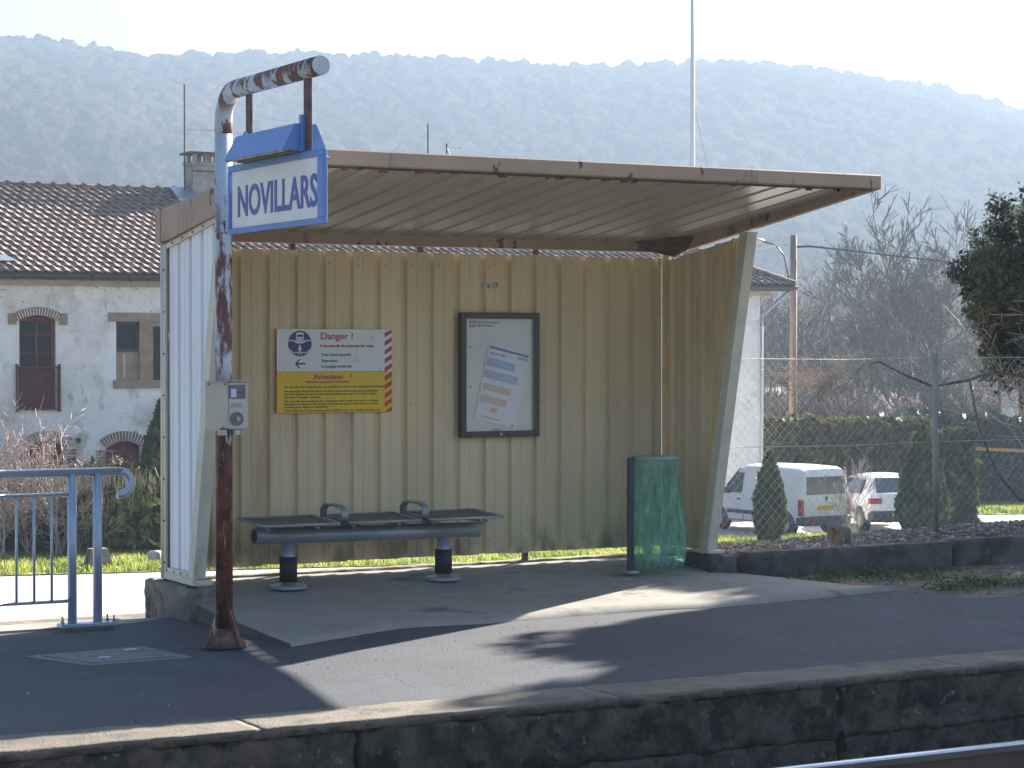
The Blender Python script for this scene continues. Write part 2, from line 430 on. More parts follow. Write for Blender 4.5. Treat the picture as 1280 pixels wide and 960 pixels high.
def ground_sheet():
    xs = [-1500, -600, -200, -80, -40, -20, 0, 10, 20, 30, 40, 60, 100, 200, 600, 1500]
    ys = [-1500, -400, -100, -30, -9.5, -9.4, 6, 8, 20, 40, 60, 100, 200, 400, 700, 1500]
    V = []
    for y in ys:
        for x in xs:
            z = gz(max(-60, min(60, x)))
            if y < -9.45: z = -.9 if y > -31 else -1.5
            V.append((x, y, z))
    n = len(xs)
    F = [(j * n + i, j * n + i + 1, (j + 1) * n + i + 1, (j + 1) * n + i) for j in range(len(ys) - 1) for i in range(n - 1)]
    npmesh('ground', V, F, 'ground', kind='structure')
ground_sheet()

def strip(name, poly, dz, m, **kw):
    mb = MB(); n = len(poly)
    mb.add([(x, y, gz(x) + dz) for x, y in poly], [tuple(range(n))])
    return mb.build(name, m, **kw)
strip('road', [(-60, 7.5), (60, 7.5), (60, 26.3), (-60, 26.3)], .012, 'road', kind='structure')
strip('parking_court', [(23.5, 30.5), (60, 30.5), (60, 36.9), (23.5, 36.9)], .012, 'road', kind='structure')
strip('side_road', [(33, 36.9), (60, 36.9), (60, 37.6), (33, 37.6)], .012, 'road', kind='structure')

# embankment that carries the platform
def embankment():
    xs = np.arange(-40, 61, 1.0); prof = [(-.2, -.34), (.45, -.30), (1.2, -.75), (4, -2.0), (7.2, -2.9)]
    V = []; 
    for x in xs:
        for (y, z) in prof:
            zz = z + (.26 if x > 4.4 and y < .3 else (.20 if x > 4.4 and y < .6 else 0))
            V.append((x, y + (0 if y > 1 else 0), min(zz, -.06) + (0 if y < 1 else .06 * fbm(x, y, 0, .8)) if y < 7 else gz(x) - .02))
    n = len(prof)
    F = [(i * n + j, (i + 1) * n + j, (i + 1) * n + j + 1, i * n + j + 1) for i in range(len(xs) - 1) for j in range(n - 1)]
    npmesh('embankment', V, F, 'dirt', smooth=True, kind='structure')
embankment()

# asphalt of the platform (falls slightly towards the back on the left)
def az(x, y):
    t = max(0, min(1, (y + 3.6) / 3.2)); l = max(0, min(1, (.2 - x) / .8))
    return -.2 - .075 * t * l + .004 * fbm(x, y, 0, 1.5)
def asphalt():
    V = []; xs = np.arange(-14, 20.01, .2); ys = np.concatenate([np.linspace(-4.8, .0, 25)])
    for x in xs:
        yb = -.42 if x < .2 else (-1.0 if x < 5.3 else -2.45 - .02 * (x - 5.3))
        for k in range(25):
            y = -4.786 + (yb + 4.786) * k / 24
            V.append((x, y, az(x, y)))
    n = 25
    F = [(i * n + j, (i + 1) * n + j, (i + 1) * n + j + 1, i * n + j + 1) for i in range(len(xs) - 1) for j in range(n - 1)]
    npmesh('platform_asphalt', V, F, 'asphalt', smooth=True, kind='structure')
    MB().box(-14, 20, -4.8, -.3, -.9, -.33).build('platform_core', 'oldconc', kind='structure')
asphalt()
MB().box(-14, -.12, -.42, -.05, -.6, -.275).build('platform_back_kerb', 'slab', kind='structure')

def slab():
    # right of the shelter the slab tapers to a point where it meets dirt and asphalt
    V = []; xs = np.arange(-.06, 5.26, .12); n = 22
    for x in xs:
        yf = -2.42 + .40 * min(1, max(0, x) / .9) if x < .9 else (-2.02 + .03 * math.sin(x * 3))
        if x > 3.4: yf = -2.05 + .28 * (x - 3.4) / 1.9
        yb = .16 if x < 4.36 else -.70 - .95 * (x - 4.36) / .9
        for k in range(n):
            y = yb + (yf - yb) * k / (n - 1)
            dz = -.02 - .150 * (max(0, .1 - y) / 2.15) ** .85
            if x > 4.0: dz -= .04 * (x - 4.0) * (1 - k / (n - 1))
            dz -= .04 * max(0, .6 - x) * (1 - abs(2 * k / (n - 1) - 1))
            if k == n - 1 and x > .5: dz = -.205
            V.append((x, y, dz + .003 * fbm(x, y, 3, 2)))
    F = [(i * n + j + 1, (i + 1) * n + j + 1, (i + 1) * n + j, i * n + j) for i in range(len(xs) - 1) for j in range(n - 1)]
    # left side skirt
    base = len(V)
    for j in range(n):
        x, y, z = V[j]; V.append((x - .012, y, -.5))
    F += [(j, j + 1, base + j + 1, base + j) for j in range(n - 1)]
    # front skirt
    b2 = len(V)
    for i in range(len(xs)):
        x, y, z = V[i * n + n - 1]; V.append((x, y - .01, -.5))
    F += [((i + 1) * n + n - 1, i * n + n - 1, b2 + i, b2 + i + 1) for i in range(len(xs) - 1)]
    npmesh('shelter_slab', V, F, 'slab', kind='structure')
slab()

def rough_block(name, x0, x1, y0, y1, z0, z1, m, amp=.012, step=.045, parent=None, seed=0, wear=.6, **kw):
    """subdivided box with noisy faces and worn corners"""
    nx, ny, nz = (max(2, int(abs(b - a) / step)) for a, b in ((x0, x1), (y0, y1), (z0, z1)))
    idx = {}; V = []; F = []
    def vid(i, j, k):
        if (i, j, k) not in idx:
            x = x0 + (x1 - x0) * i / nx; y = y0 + (y1 - y0) * j / ny; z = z0 + (z1 - z0) * k / nz
            ne = (i in (0, nx)) + (j in (0, ny)) + (k in (0, nz))
            n = mnoise.noise_vector(Vector((x * 7 + seed, y * 7, z * 7))) * amp
            n += mnoise.noise_vector(Vector((x * 22 + seed, y * 22, z * 22))) * amp * .7
            c = Vector(((x0 + x1) / 2 - x, (y0 + y1) / 2 - y, (z0 + z1) / 2 - z)).normalized() * (amp * wear * max(0, ne - 1))
            idx[i, j, k] = len(V); V.append((x + n.x + c.x, y + n.y + c.y, z + n.z + c.z))
        return idx[i, j, k]
    for a in (0, nx):
        for j in range(ny):
            for k in range(nz):
                q = (vid(a, j, k), vid(a, j + 1, k), vid(a, j + 1, k + 1), vid(a, j, k + 1)); F.append(q if a else q[::-1])
    for b in (0, ny):
        for i in range(nx):
            for k in range(nz):
                q = (vid(i, b, k), vid(i + 1, b, k), vid(i + 1, b, k + 1), vid(i, b, k + 1)); F.append(q if not b else q[::-1])
    for c in (0, nz):
        for i in range(nx):
            for j in range(ny):
                q = (vid(i, j, c), vid(i + 1, j, c), vid(i + 1, j + 1, c), vid(i, j + 1, c)); F.append(q if c else q[::-1])
    return npmesh(name, V, F, m, parent, smooth=True, **kw)

rough_block('foundation_block', -.12, .15, -.80, .12, -.55, -.008, 'oldconc', .014, kind='structure')
rough_block('corner_footing', 4.20, 4.44, -.80, -.40, -.5, .040, 'lowwall', .018, seed=4, kind='structure')
rough_block('back_footing', .16, 4.2, .03, .17, -.6, -.012, 'oldconc', .008, .08, seed=9, kind='structure')

# coping stones along the platform edge, wall below
edge = bpy.data.objects.new('platform_edge', None); col.objects.link(edge); edge['kind'] = 'structure'
js = [-12.0, -9.6, -7.4, -5.2, -3.3, -1.42, .62, 2.98, 5.1, 7.4, 9.8, 12.4, 15.2]
for i in range(len(js) - 1):
    rough_block('coping_stone', js[i] + .0005, js[i + 1] - .0005, -5.235, -4.812, -.238, -.192, 'coping', .0045, .04, parent=edge, seed=0, wear=0)
bl = [-12.0]
while bl[-1] < 15: bl.append(bl[-1] + random.uniform(2.8, 5.2))
for i in range(len(bl) - 1):
    for (z0, z1) in ((-.53, -.238), (-.95, -.53)):
        o = random.uniform(0, .02)
        rough_block('wall_stone', bl[i] + .006, bl[i + 1] - .006, -5.235 + o, -4.9, z0 + .002, z1 - .002, 'face', .026, .03, parent=edge, seed=i * 5.7 + z0)

# track: ballast, sleepers, rail
tb = MB(); nX = 260; nY = 60
V = []
for i in range(nX + 1):
    for j in range(nY + 1):
        x = -12 + 26 * i / nX; y = -9.6 + 4.5 * j / nY
        V.append((x, y, -.72 + .035 * fbm(x, y, 1, 9) + .02 * fbm(x, y, 5, 22)))
F = [(i * (nY + 1) + j, (i + 1) * (nY + 1) + j, (i + 1) * (nY + 1) + j + 1, i * (nY + 1) + j + 1) for i in range(nX) for j in range(nY)]
npmesh('trackbed', V, F, 'ballast', kind='structure')

def stones(name, pts, r0, r1, m, **kw):
    """irregular little stones (squashed octahedra with noise), one mesh"""
    n = len(pts); P = np.asarray(pts)
    b = np.array([(1, 0, 0), (0, 1, 0), (-1, 0, 0), (0, -1, 0), (0, 0, 1), (0, 0, -1), (.7, .7, .2), (-.7, .7, .2), (-.7, -.7, -.2), (.7, -.7, -.2)])
    fb = np.array([(0, 6, 4), (6, 1, 4), (1, 7, 4), (7, 2, 4), (2, 8, 4), (8, 3, 4), (3, 9, 4), (9, 0, 4), (6, 0, 5), (1, 6, 5), (7, 1, 5), (2, 7, 5), (8, 2, 5), (3, 8, 5), (9, 3, 5), (0, 9, 5)])
    s = rng.uniform(r0, r1, (n, 1, 1)) * rng.uniform(.6, 1.25, (n, 10, 1)) * rng.uniform(.6, 1.2, (n, 1, 3)) * np.array([1, 1, .7])
    a = rng.uniform(0, 6.28, n); ca, sa = np.cos(a)[:, None], np.sin(a)[:, None]
    B = b[None] * s
    V = np.stack([B[..., 0] * ca - B[..., 1] * sa, B[..., 0] * sa + B[..., 1] * ca, B[..., 2]], -1) + P[:, None]
    F = fb[None] + (np.arange(n) * 10)[:, None, None]
    return npmesh(name, V.reshape(-1, 3), F.reshape(-1, 3), m, **kw)
pts = [(random.uniform(-3, 8), random.uniform(-8.0, -5.3), -.70 + random.uniform(-.01, .03)) for _ in range(5200)]
tag(stones('ballast_stones', pts, .02, .045, 'ballast'), 'dark crushed ballast stones lying beside the rail below the platform edge', 'ballast', kind='stuff')
pts = [(random.uniform(-1, 6), random.uniform(-5.6, -5.3), -.66 + random.uniform(-.01, .03)) for _ in range(120)]
tag(stones('pale_pebbles', pts, .008, .022, 'gravel'), 'pale pebbles scattered at the foot of the platform wall', 'pebbles', kind='stuff')

rail = thing('rail', 'shiny worn railway rail running past the platform edge', 'rail', (0, -6.03, -.62))
head = [(-.036, -.045), (.036, -.045), (.036, -.012), (.028, -.002), (.0, 0), (-.028, -.002), (-.036, -.012)]
MB().prism([(-6.03 + u, -.475 + v) for u, v in head], -14, 20, 'X').build('rail_head', 'railsteel', rail)
MB().box(-14, 20, -6.04, -6.02, -.61, -.522).box(-14, 20, -6.10, -5.96, -.628, -.61).build('rail_web', 'railrust', rail)
slp = thing('sleeper', 'dark timber sleeper lying under the rail in the ballast', 'sleeper', (0, -6.8, -.7), 'track sleepers')
rough_block('timber', -.12, .12, -8.1, -5.55, -.76, -.632, 'railrust', .006, .12, parent=slp)
for k in range(-10, 22):
    if k == 0: continue
    c = copy_tree(slp); c.location.x = k * .62

# manhole set in the asphalt
mh = thing('manhole_cover', 'grey concrete chamber cover with two lifting plates set in the dark asphalt', 'manhole cover', (-1.1, -2.1, -.21))
mb = MB(); mb.add([(-1.60, -1.84, az(-1.6, -1.84) + .004), (-1.40, -2.52, az(-1.4, -2.52) + .004), (-.72, -2.46, az(-.72, -2.46) + .004), (-.78, -1.72, az(-.78, -1.72) + .004), (-1.60, -1.84, -.3), (-1.40, -2.52, -.3), (-.72, -2.46, -.3), (-.78, -1.72, -.3)],
     [(0, 1, 2, 3), (0, 4, 5, 1), (1, 5, 6, 2), (2, 6, 7, 3), (3, 7, 4, 0)]); mb.build('surround', 'manhole', mh)
mb = MB(); mb.add([(-1.50, -1.90, az(-1.5, -1.9) + .010), (-1.34, -2.44, az(-1.34, -2.44) + .010), (-.80, -2.39, az(-.8, -2.39) + .010), (-.86, -1.80, az(-.86, -1.8) + .010), (-1.50, -1.90, -.24), (-1.34, -2.44, -.24), (-.80, -2.39, -.24), (-.86, -1.80, -.24)],
     [(0, 1, 2, 3), (0, 4, 5, 1), (1, 5, 6, 2), (2, 6, 7, 3), (3, 7, 4, 0)]); mb.build('cover', 'manhole', mh)
for (x, y) in ((-1.22, -2.28), (-.95, -1.98)):
    MB().bbox(x - .04, x + .04, y - .02, y + .02, az(x, y), az(x, y) + .022, .004).build('lifting_plate', 'alu', mh)

# ------------------------------------------------------------------ shelter
PI_ = .2265; W = 4.283; ZB = .056; ZT = 2.392
sh = thing('platform_shelter', 'open cream corrugated steel waiting shelter with brown mono pitch roof on the platform', 'shelter', (0, 0, 0))
def topz(y): return 2.391 + .148 * max(0, -y)          # side wall panel top
def fy(z): return -.60 - .2205 * (z - .06)             # line of the inclined front posts
PROF = [(0, 0), (.004, .0), (.012, .030), (.048, .030), (.060, 0), (.130, 0), (.133, .004), (.139, .004), (.142, 0), (PI_ - .001, 0)]
def wall_panel(k, x0, w, mname):
    mb = MB(); pr = [(min(u, w), v) for u, v in PROF]
    pr = [p for i, p in enumerate(pr) if i == 0 or p[0] > pr[i - 1][0]]
    n = len(pr); jt = random.uniform(-.004, .004); jy = random.uniform(-.0015, .0015)
    f = [(x0 + u, v + jy) for u, v in pr]; b = [(x0 + u, v + .003 + jy) for u, v in pr]
    for z in (ZB + jt, ZT + jt * .6): mb.v += [(x, y, z) for x, y in f] + [(x, y, z) for x, y in b]
    N = 2 * n
    for i in range(n - 1):
        mb.f += [(i, i + 1, N + i + 1, N + i), (n + i + 1, n + i, N + n + i, N + n + i + 1), (N + i, N + i + 1, N + n + i + 1, N + n + i), (i + 1, i, n + i, n + i + 1)]
    mb.f += [(0, N, N + n, n), (n - 1, 2 * n - 1, N + 2 * n - 1, N + n - 1)]
    return mb.build('wall_panel', mname, sh)
x = 1.4319 - 6 * PI_
wall_panel(0, .03, x - .03, 'cream')
k = 0
while x < W - .04:
    wall_panel(k, x, min(PI_, W - .04 - x), 'cream'); x += PI_; k += 1
def side_panel(X, y0, sgn, mname):
    """panel of a side wall; columns run down y from y0 towards the front, cut by the inclined post"""
    cols = []
    for u, v in PROF:
        y = y0 - u
        zlo = ZB if y > fy(ZB) else ZB + (fy(ZB) - y) / .2205
        zhi = topz(y) - (.01 if X == 0 else .022)
        if zlo > zhi - .02: break
        cols.append((X + sgn * v, y, zlo, zhi))
    if len(cols) < 2: return
    mb = MB(); n = len(cols)
    for s_ in (0, .003):
        for (xx, y, a, b) in cols: mb.v += [(xx + sgn * s_, y, a), (xx + sgn * s_, y, b)]
    for i in range(n - 1):
        a = 2 * i; q = (a, a + 1, a + 3, a + 2); mb.f.append(q); mb.f.append(tuple(j + 2 * n for j in q[::-1]))
        mb.f.append((a + 1, a + 1 + 2 * n, a + 3 + 2 * n, a + 3)); mb.f.append((a, a + 2, a + 2 + 2 * n, a + 2 * n))
    mb.build('wall_panel', mname, sh)
for j in range(6):
    side_panel(.0, -.03 - j * PI_, 1, 'cream_skylit')
    side_panel(W + .028, -.03 - j * PI_, -1, 'cream')
# rails that hold the side panels
for X, m_ in ((0.0, 'cream_post'), (W, 'cream_post')):
    mb = MB(); t0, t1 = -.02, -1.12
    for xo in ((-.022, -.006),) if X == 0 else ((.035, .05),):
        mb.hexa([(X + xo[0], t0, topz(t0) - .03), (X + xo[1], t0, topz(t0) - .03), (X + xo[1], t1, topz(t1) - .03), (X + xo[0], t1, topz(t1) - .03)],
                [(X + xo[0], t0, topz(t0) + .004), (X + xo[1], t0, topz(t0) + .004), (X + xo[1], t1, topz(t1) + .004), (X + xo[0], t1, topz(t1) + .004)])
    if X == 0: mb.build('top_rail', m_, sh)
    MB().bbox(X - .03, X + .05, -.72, .03, .0, .05, .003).build('base_rail', m_, sh)
MB().box(-.026, -.010, -.66, -.02, .052, .085).build('base_rail', 'cream_post', sh)
# bolts on the left panel edge
mb = MB()
for z in np.arange(.12, 2.4, .30): mb.ball((-.036, -.062, z), .008, 6, 3)
for y in (-.10, -.24, -.38, -.52): mb.ball((-.028, y, .068), .008, 6, 3)
for y in (-.22, -.42, -.62, -.82): mb.ball((-.026, y, topz(y) - .015), .008, 6, 3)
mb.build('bolts', 'darkrust', sh, kind='stuff')
mb = MB(); x = 1.4319 - 6 * PI_ + .09
while x < W - .05:
    for z in (.17, 1.24, 2.29):
        if random.random() < .7: mb.ball((x + random.uniform(-.01, .01), -.002, z + random.uniform(-.006, .006)), .0055, 6, 3)
    x += PI_
mb.build('panel_screws', 'darkrust', sh, kind='stuff')
# posts
mb = MB(); mb.tube([(-.005, -.015, .01), (-.005, -.015, 2.44)], .036, 12, True); mb.build('back_post', 'cream_post', sh, smooth=True)
MB().bbox(-.03, -.012, -.075, -.045, .05, 2.40, .002).build('corner_angle', 'cream_post', sh)
MB().bbox(W - .035, W + .03, -.04, .03, .02, 2.44, .004).build('back_post', 'cream_post', sh)
MB().bbox(W - .034, W + .004, -.056, -.0405, .06, 2.40, .002).build('corner_angle', mat('yellowed_strip', (.74, .44, .15), .5, var=.1, patches=[((.45, .40, .28), 3, .45, .6, (1, 1, .5))]), sh)  # orange colour paints in sunlight coming through the corner gap
for X in (0.0, W):
    x0, x1 = (X - .045, X + .045)
    b = lambda z, d: fy(z) + d
    mb = MB(); zt = 2.55
    mb.hexa([(x0, b(.04, -.075), .04), (x1, b(.04, -.075), .04), (x1, b(.04, .035), .04), (x0, b(.04, .035), .04)],
            [(x0, b(zt, -.075), zt), (x1, b(zt, -.075), zt), (x1, b(zt, .035), zt), (x0, b(zt, .035), zt)])
    mb.build('inclined_post', 'cream_post', sh)
    MB().bbox(x0 - .03, x1 + .03, -.74, -.50, .012 if X == 0 else .045, .05 if X == 0 else .07, .004).build('foot_plate', 'cream_post', sh)
# thin yellow strip on the edge of the right inclined post
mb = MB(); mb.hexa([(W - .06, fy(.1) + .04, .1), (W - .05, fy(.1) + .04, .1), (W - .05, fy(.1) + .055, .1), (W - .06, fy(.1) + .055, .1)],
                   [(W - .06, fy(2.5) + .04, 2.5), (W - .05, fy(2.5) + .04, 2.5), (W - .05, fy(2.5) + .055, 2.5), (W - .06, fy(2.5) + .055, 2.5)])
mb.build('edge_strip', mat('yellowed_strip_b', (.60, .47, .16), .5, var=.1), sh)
# stub posts in the gap over the back wall, feet under it
for X in (1.02, 2.08, 3.10): MB().box(X - .02, X + .02, .045, .075, ZT - .5, 2.44).build('stub_post', 'darkrust', sh)
for X in (.94, 2.32, 3.0): MB().box(X - .022, X + .022, .036, .07, -.04, ZB + .3).build('wall_foot', 'darkrust', sh)
# roof
XL, XR, YF, YB = -.05, W + .05, -2.73, .055
def rt(y): return 2.647 + .0845 * (.05 - y)            # top line of the side fascias
def rb(y): return 2.427 + .1385 * max(0, -.15 - y)     # bottom line
def side_beam(x0, x1):
    mb = MB()
    ys = [YB - .10, -.15, -.9, -1.6, -2.3, YF + .012]
    for i in range(len(ys) - 1):
        a, c = ys[i], ys[i + 1]
        mb.hexa([(x0, a, rb(a)), (x1, a, rb(a)), (x1, c, min(rb(c), 2.785)), (x0, c, min(rb(c), 2.785))], [(x0, a, rt(a)), (x1, a, rt(a)), (x1, c, rt(c)), (x0, c, rt(c))])
    mb.build('side_fascia', 'brown', sh)
side_beam(XL, XL + .045); side_beam(XR - .05, XR)
MB().bbox(XL - .006, XL + .05, YB - .105, YB, 2.415, rt(0) + .003, .003).build('corner_cap', 'brown', sh)
MB().bbox(XR - .05, XR + .006, YB - .105, YB, 2.415, rt(0) + .003, .003).build('corner_cap', 'brown', sh)
MB().bbox(XL + .05, XR - .05, YB - .13, YB - .01, 2.437, rt(0), .003).build('back_beam', 'brown', sh)
MB().bbox(XL - .002, XR + .002, YF - .004, YF + .055, 2.783, 2.884, .009).build('front_fascia', 'brown', sh)
MB().box(XL + .05, XR - .055, YF + .035, YF + .075, 2.772, 2.7825).build('drip_edge', 'darkrust', sh)
mb = MB()
for _ in range(26):
    X = random.uniform(0, 4.2); w_ = random.uniform(.01, .06)
    mb.box(X, X + w_, YF + .03, YF + .06, 2.772 - random.uniform(.004, .018), 2.774)
mb.build('rust_flakes', 'darkrust', sh, kind='stuff')
# underside / deck: ribbed panels running front to back
def uz(y): return 2.505 + .1215 * (-y)
def roof_panel(x0, w):
    pr = [(0, 0), (.006, .0), (.016, .026), (.046, .026), (.058, 0), (PI_ - .001, 0)]
    pr = [(min(u, w), v) for u, v in pr]; pr = [p for i, p in enumerate(pr) if i == 0 or p[0] > pr[i - 1][0]]
    mb = MB(); n = len(pr); ya, yb = -.04, YF + .04; j = random.uniform(-.001, .001)
    for (y) in (ya, yb):
        mb.v += [(x0 + u, y, uz(y) + v + j) for u, v in pr]
        mb.v += [(x0 + u, y, uz(y) + v + .003 + j) for u, v in pr]
    N = 2 * n
    for i in range(n - 1):
        mb.f += [(i, i + 1, N + i + 1, N + i)[::-1], (n + i, n + i + 1, N + n + i + 1, N + n + i), (N + i, N + i + 1, N + n + i + 1, N + n + i), (i + 1, i, n + i, n + i + 1)]
    mb.build('roof_panel', 'under', sh)
x = XL + .05
while x < XR - .06:
    roof_panel(x, min(PI_, XR - .052 - x)); x += PI_
# dark gusset where the beams meet at the right back corner
mb = MB(); mb.hexa([(W - .25, -.12, 2.44), (W, -.12, 2.40), (W, -.30, 2.44), (W - .05, -.30, 2.46)], [(W - .38, -.10, 2.53), (W, -.10, 2.53), (W, -.42, 2.55), (W - .06, -.42, 2.55)])
mb.build('gusset', 'darkrust', sh)
# roof sheet on top
mb = MB(); mb.hexa([(XL + .046, YB - .01, rt(YB) - .06), (XR - .051, YB - .01, rt(YB) - .06), (XR - .051, YF + .056, 2.862), (XL + .046, YF + .056, 2.862)],
                   [(XL + .046, YB - .01, rt(YB) - .03), (XR - .051, YB - .01, rt(YB) - .03), (XR - .051, YF + .056, 2.872), (XL + .046, YF + .056, 2.872)])
mb.build('roof_sheet', 'brown', sh)
# round pipe end on the back post
mb = MB(); mb.tube([(-.02, .05, .16), (-.075, .085, .16)], .036, 12); mb.ball((-.078, .087, .16), .036, 12, 6); mb.build('pipe_end', 'cream_post', sh, smooth=True)
# old sticker remains on the back wall
mb = MB()
for (x0, x1, z0, z1) in ((2.60, 2.65, 2.13, 2.16), (2.64, 2.72, 2.125, 2.175), (2.71, 2.745, 2.14, 2.17)): mb.box(x0, x1, -.003, -.0015, z0, z1)
mb.build('sticker_remains', mat('torn_sticker', (.48, .5, .44), .6, var=.2, scale=30), sh, kind='stuff')

# ------------------------------------------------------------------ bench
bench = thing('bench', 'grey metal platform bench with three brown seats and two armrests', 'bench', (1.34, -.5, -.04))
by = -.52
mb = MB(); mb.tube([(.475, by, .318), (2.28, by, .298)], .058, 20); mb.build('beam', 'alu', bench, smooth=True)
mb = MB(); mb.tube([(.470, by, .318), (.478, by, .318)], .050, 18); mb.build('beam_end_cap', 'rubber', bench)
for X in (.735, 1.985):
    lg = MB().tube([(X, by, -.03), (X, by, .26)], .052, 18).build('leg', 'alu', bench, smooth=True)
    MB().tube([(X, by, -.015), (X, by, .165)], .064, 22).build('sleeve', 'rubber', lg, smooth=True)
    MB().tube([(X, by, -.062), (X, by, -.042), (X, by, -.038)], [.135, .135, .13], 28).build('base_plate', 'alu', lg)
def seat(xa, xb, n):
    s_ = MB()
    y0, y1 = -.78, -.30; z0, z1 = .408, .432
    fr = [(xa, y0, z0), (xb, y0, z0), (xb, y1, z1), (xa, y1, z1), (xa, y0, z0)]
    for a, b in zip(fr[:-1], fr[1:]): s_.tube([a, b], .011, 8)
    for c in fr[:-1]: s_.ball(c, .011, 8, 4)
    fo = s_.build('seat', 'alu', bench, smooth=True)
    ns = 11
    for i in range(ns):
        t0 = (i + .12) / ns; t1 = (i + .88) / ns
        mb = MB(); ya, yb = y0 + (y1 - y0) * t0, y0 + (y1 - y0) * t1
        za, zb = z0 + (z1 - z0) * t0, z0 + (z1 - z0) * t1
        sag = .006 * math.sin(math.pi * (i + .5) / ns)
        mb.hexa([(xa + .01, ya, za - .006 - sag), (xb - .01, ya, za - .006 - sag), (xb - .01, yb, zb - .006 - sag), (xa + .01, yb, zb - .006 - sag)],
                [(xa + .01, ya, za + .004 - sag), (xb - .01, ya, za + .004 - sag), (xb - .01, yb, zb + .004 - sag), (xa + .01, yb, zb + .004 - sag)])
        mb.build('slat', 'seat', fo)
    for X in (xa + .10, xb - .10):
        mb = MB(); mb.box(X - .016, X + .016, -.62, -.42, .362, .402); mb.tube([(X, -.60, .40), (X, -.72, .375), (X, -.60, .352)], .010, 6)
        mb.build('bracket', 'alu', bench)
seat(.44, 1.02, 0); seat(1.11, 1.67, 1); seat(1.75, 2.35, 2)
for X in (1.065, 1.71):
    mb = MB(); pts = [(X, -.74, .412), (X, -.775, .455), (X, -.765, .50), (X, -.70, .525), (X, -.60, .53), (X, -.46, .525), (X, -.40, .49), (X, -.40, .43)]
    # flat loop armrest
    for xo in (-.018, -.006, .006, .018): mb.tube([(p[0] + xo, p[1], p[2]) for p in pts], .010, 6)
    mb.build('armrest', 'alu', bench, smooth=True)
    MB().bbox(X - .03, X + .03, -.78, -.36, .392, .412, .004).build('armrest_support', 'darkmetal', bench)

# ------------------------------------------------------------------ litter bin and bag
bx, byy = 3.475, -.76
bn = thing('litter_bin', 'dark metal post with a hoop holding a bin bag in the shelter corner', 'litter bin', (bx, byy, -.06))
MB().bbox(bx - .022, bx + .022, byy - .022, byy + .022, -.05, .81, .003).build('post', 'darkmetal', bn)
MB().bbox(bx - .05, bx + .05, byy - .05, byy + .05, -.066, -.048, .002).build('foot_plate', 'alu', bn)
ring = [(bx + .225 + .19 * math.cos(a), byy + .02 + .15 * math.sin(a), .812) for a in np.linspace(0, 2 * math.pi, 25)]
MB().tube(ring, .012, 8, False).build('hoop', 'alu', bn, smooth=True)
mb = MB(); mb.tube([(bx - .02, byy, .812), (bx + .05, byy, .812)], .013, 8); mb.build('bracket', 'darkmetal', bn)
lid = MB(); n = 24
lid.prism([(bx + .225 + .185 * math.cos(2 * math.pi * i / n), byy + .02 + .146 * math.sin(2 * math.pi * i / n)) for i in range(n)], .822, .828)
lid.build('lid', 'alu', bn)
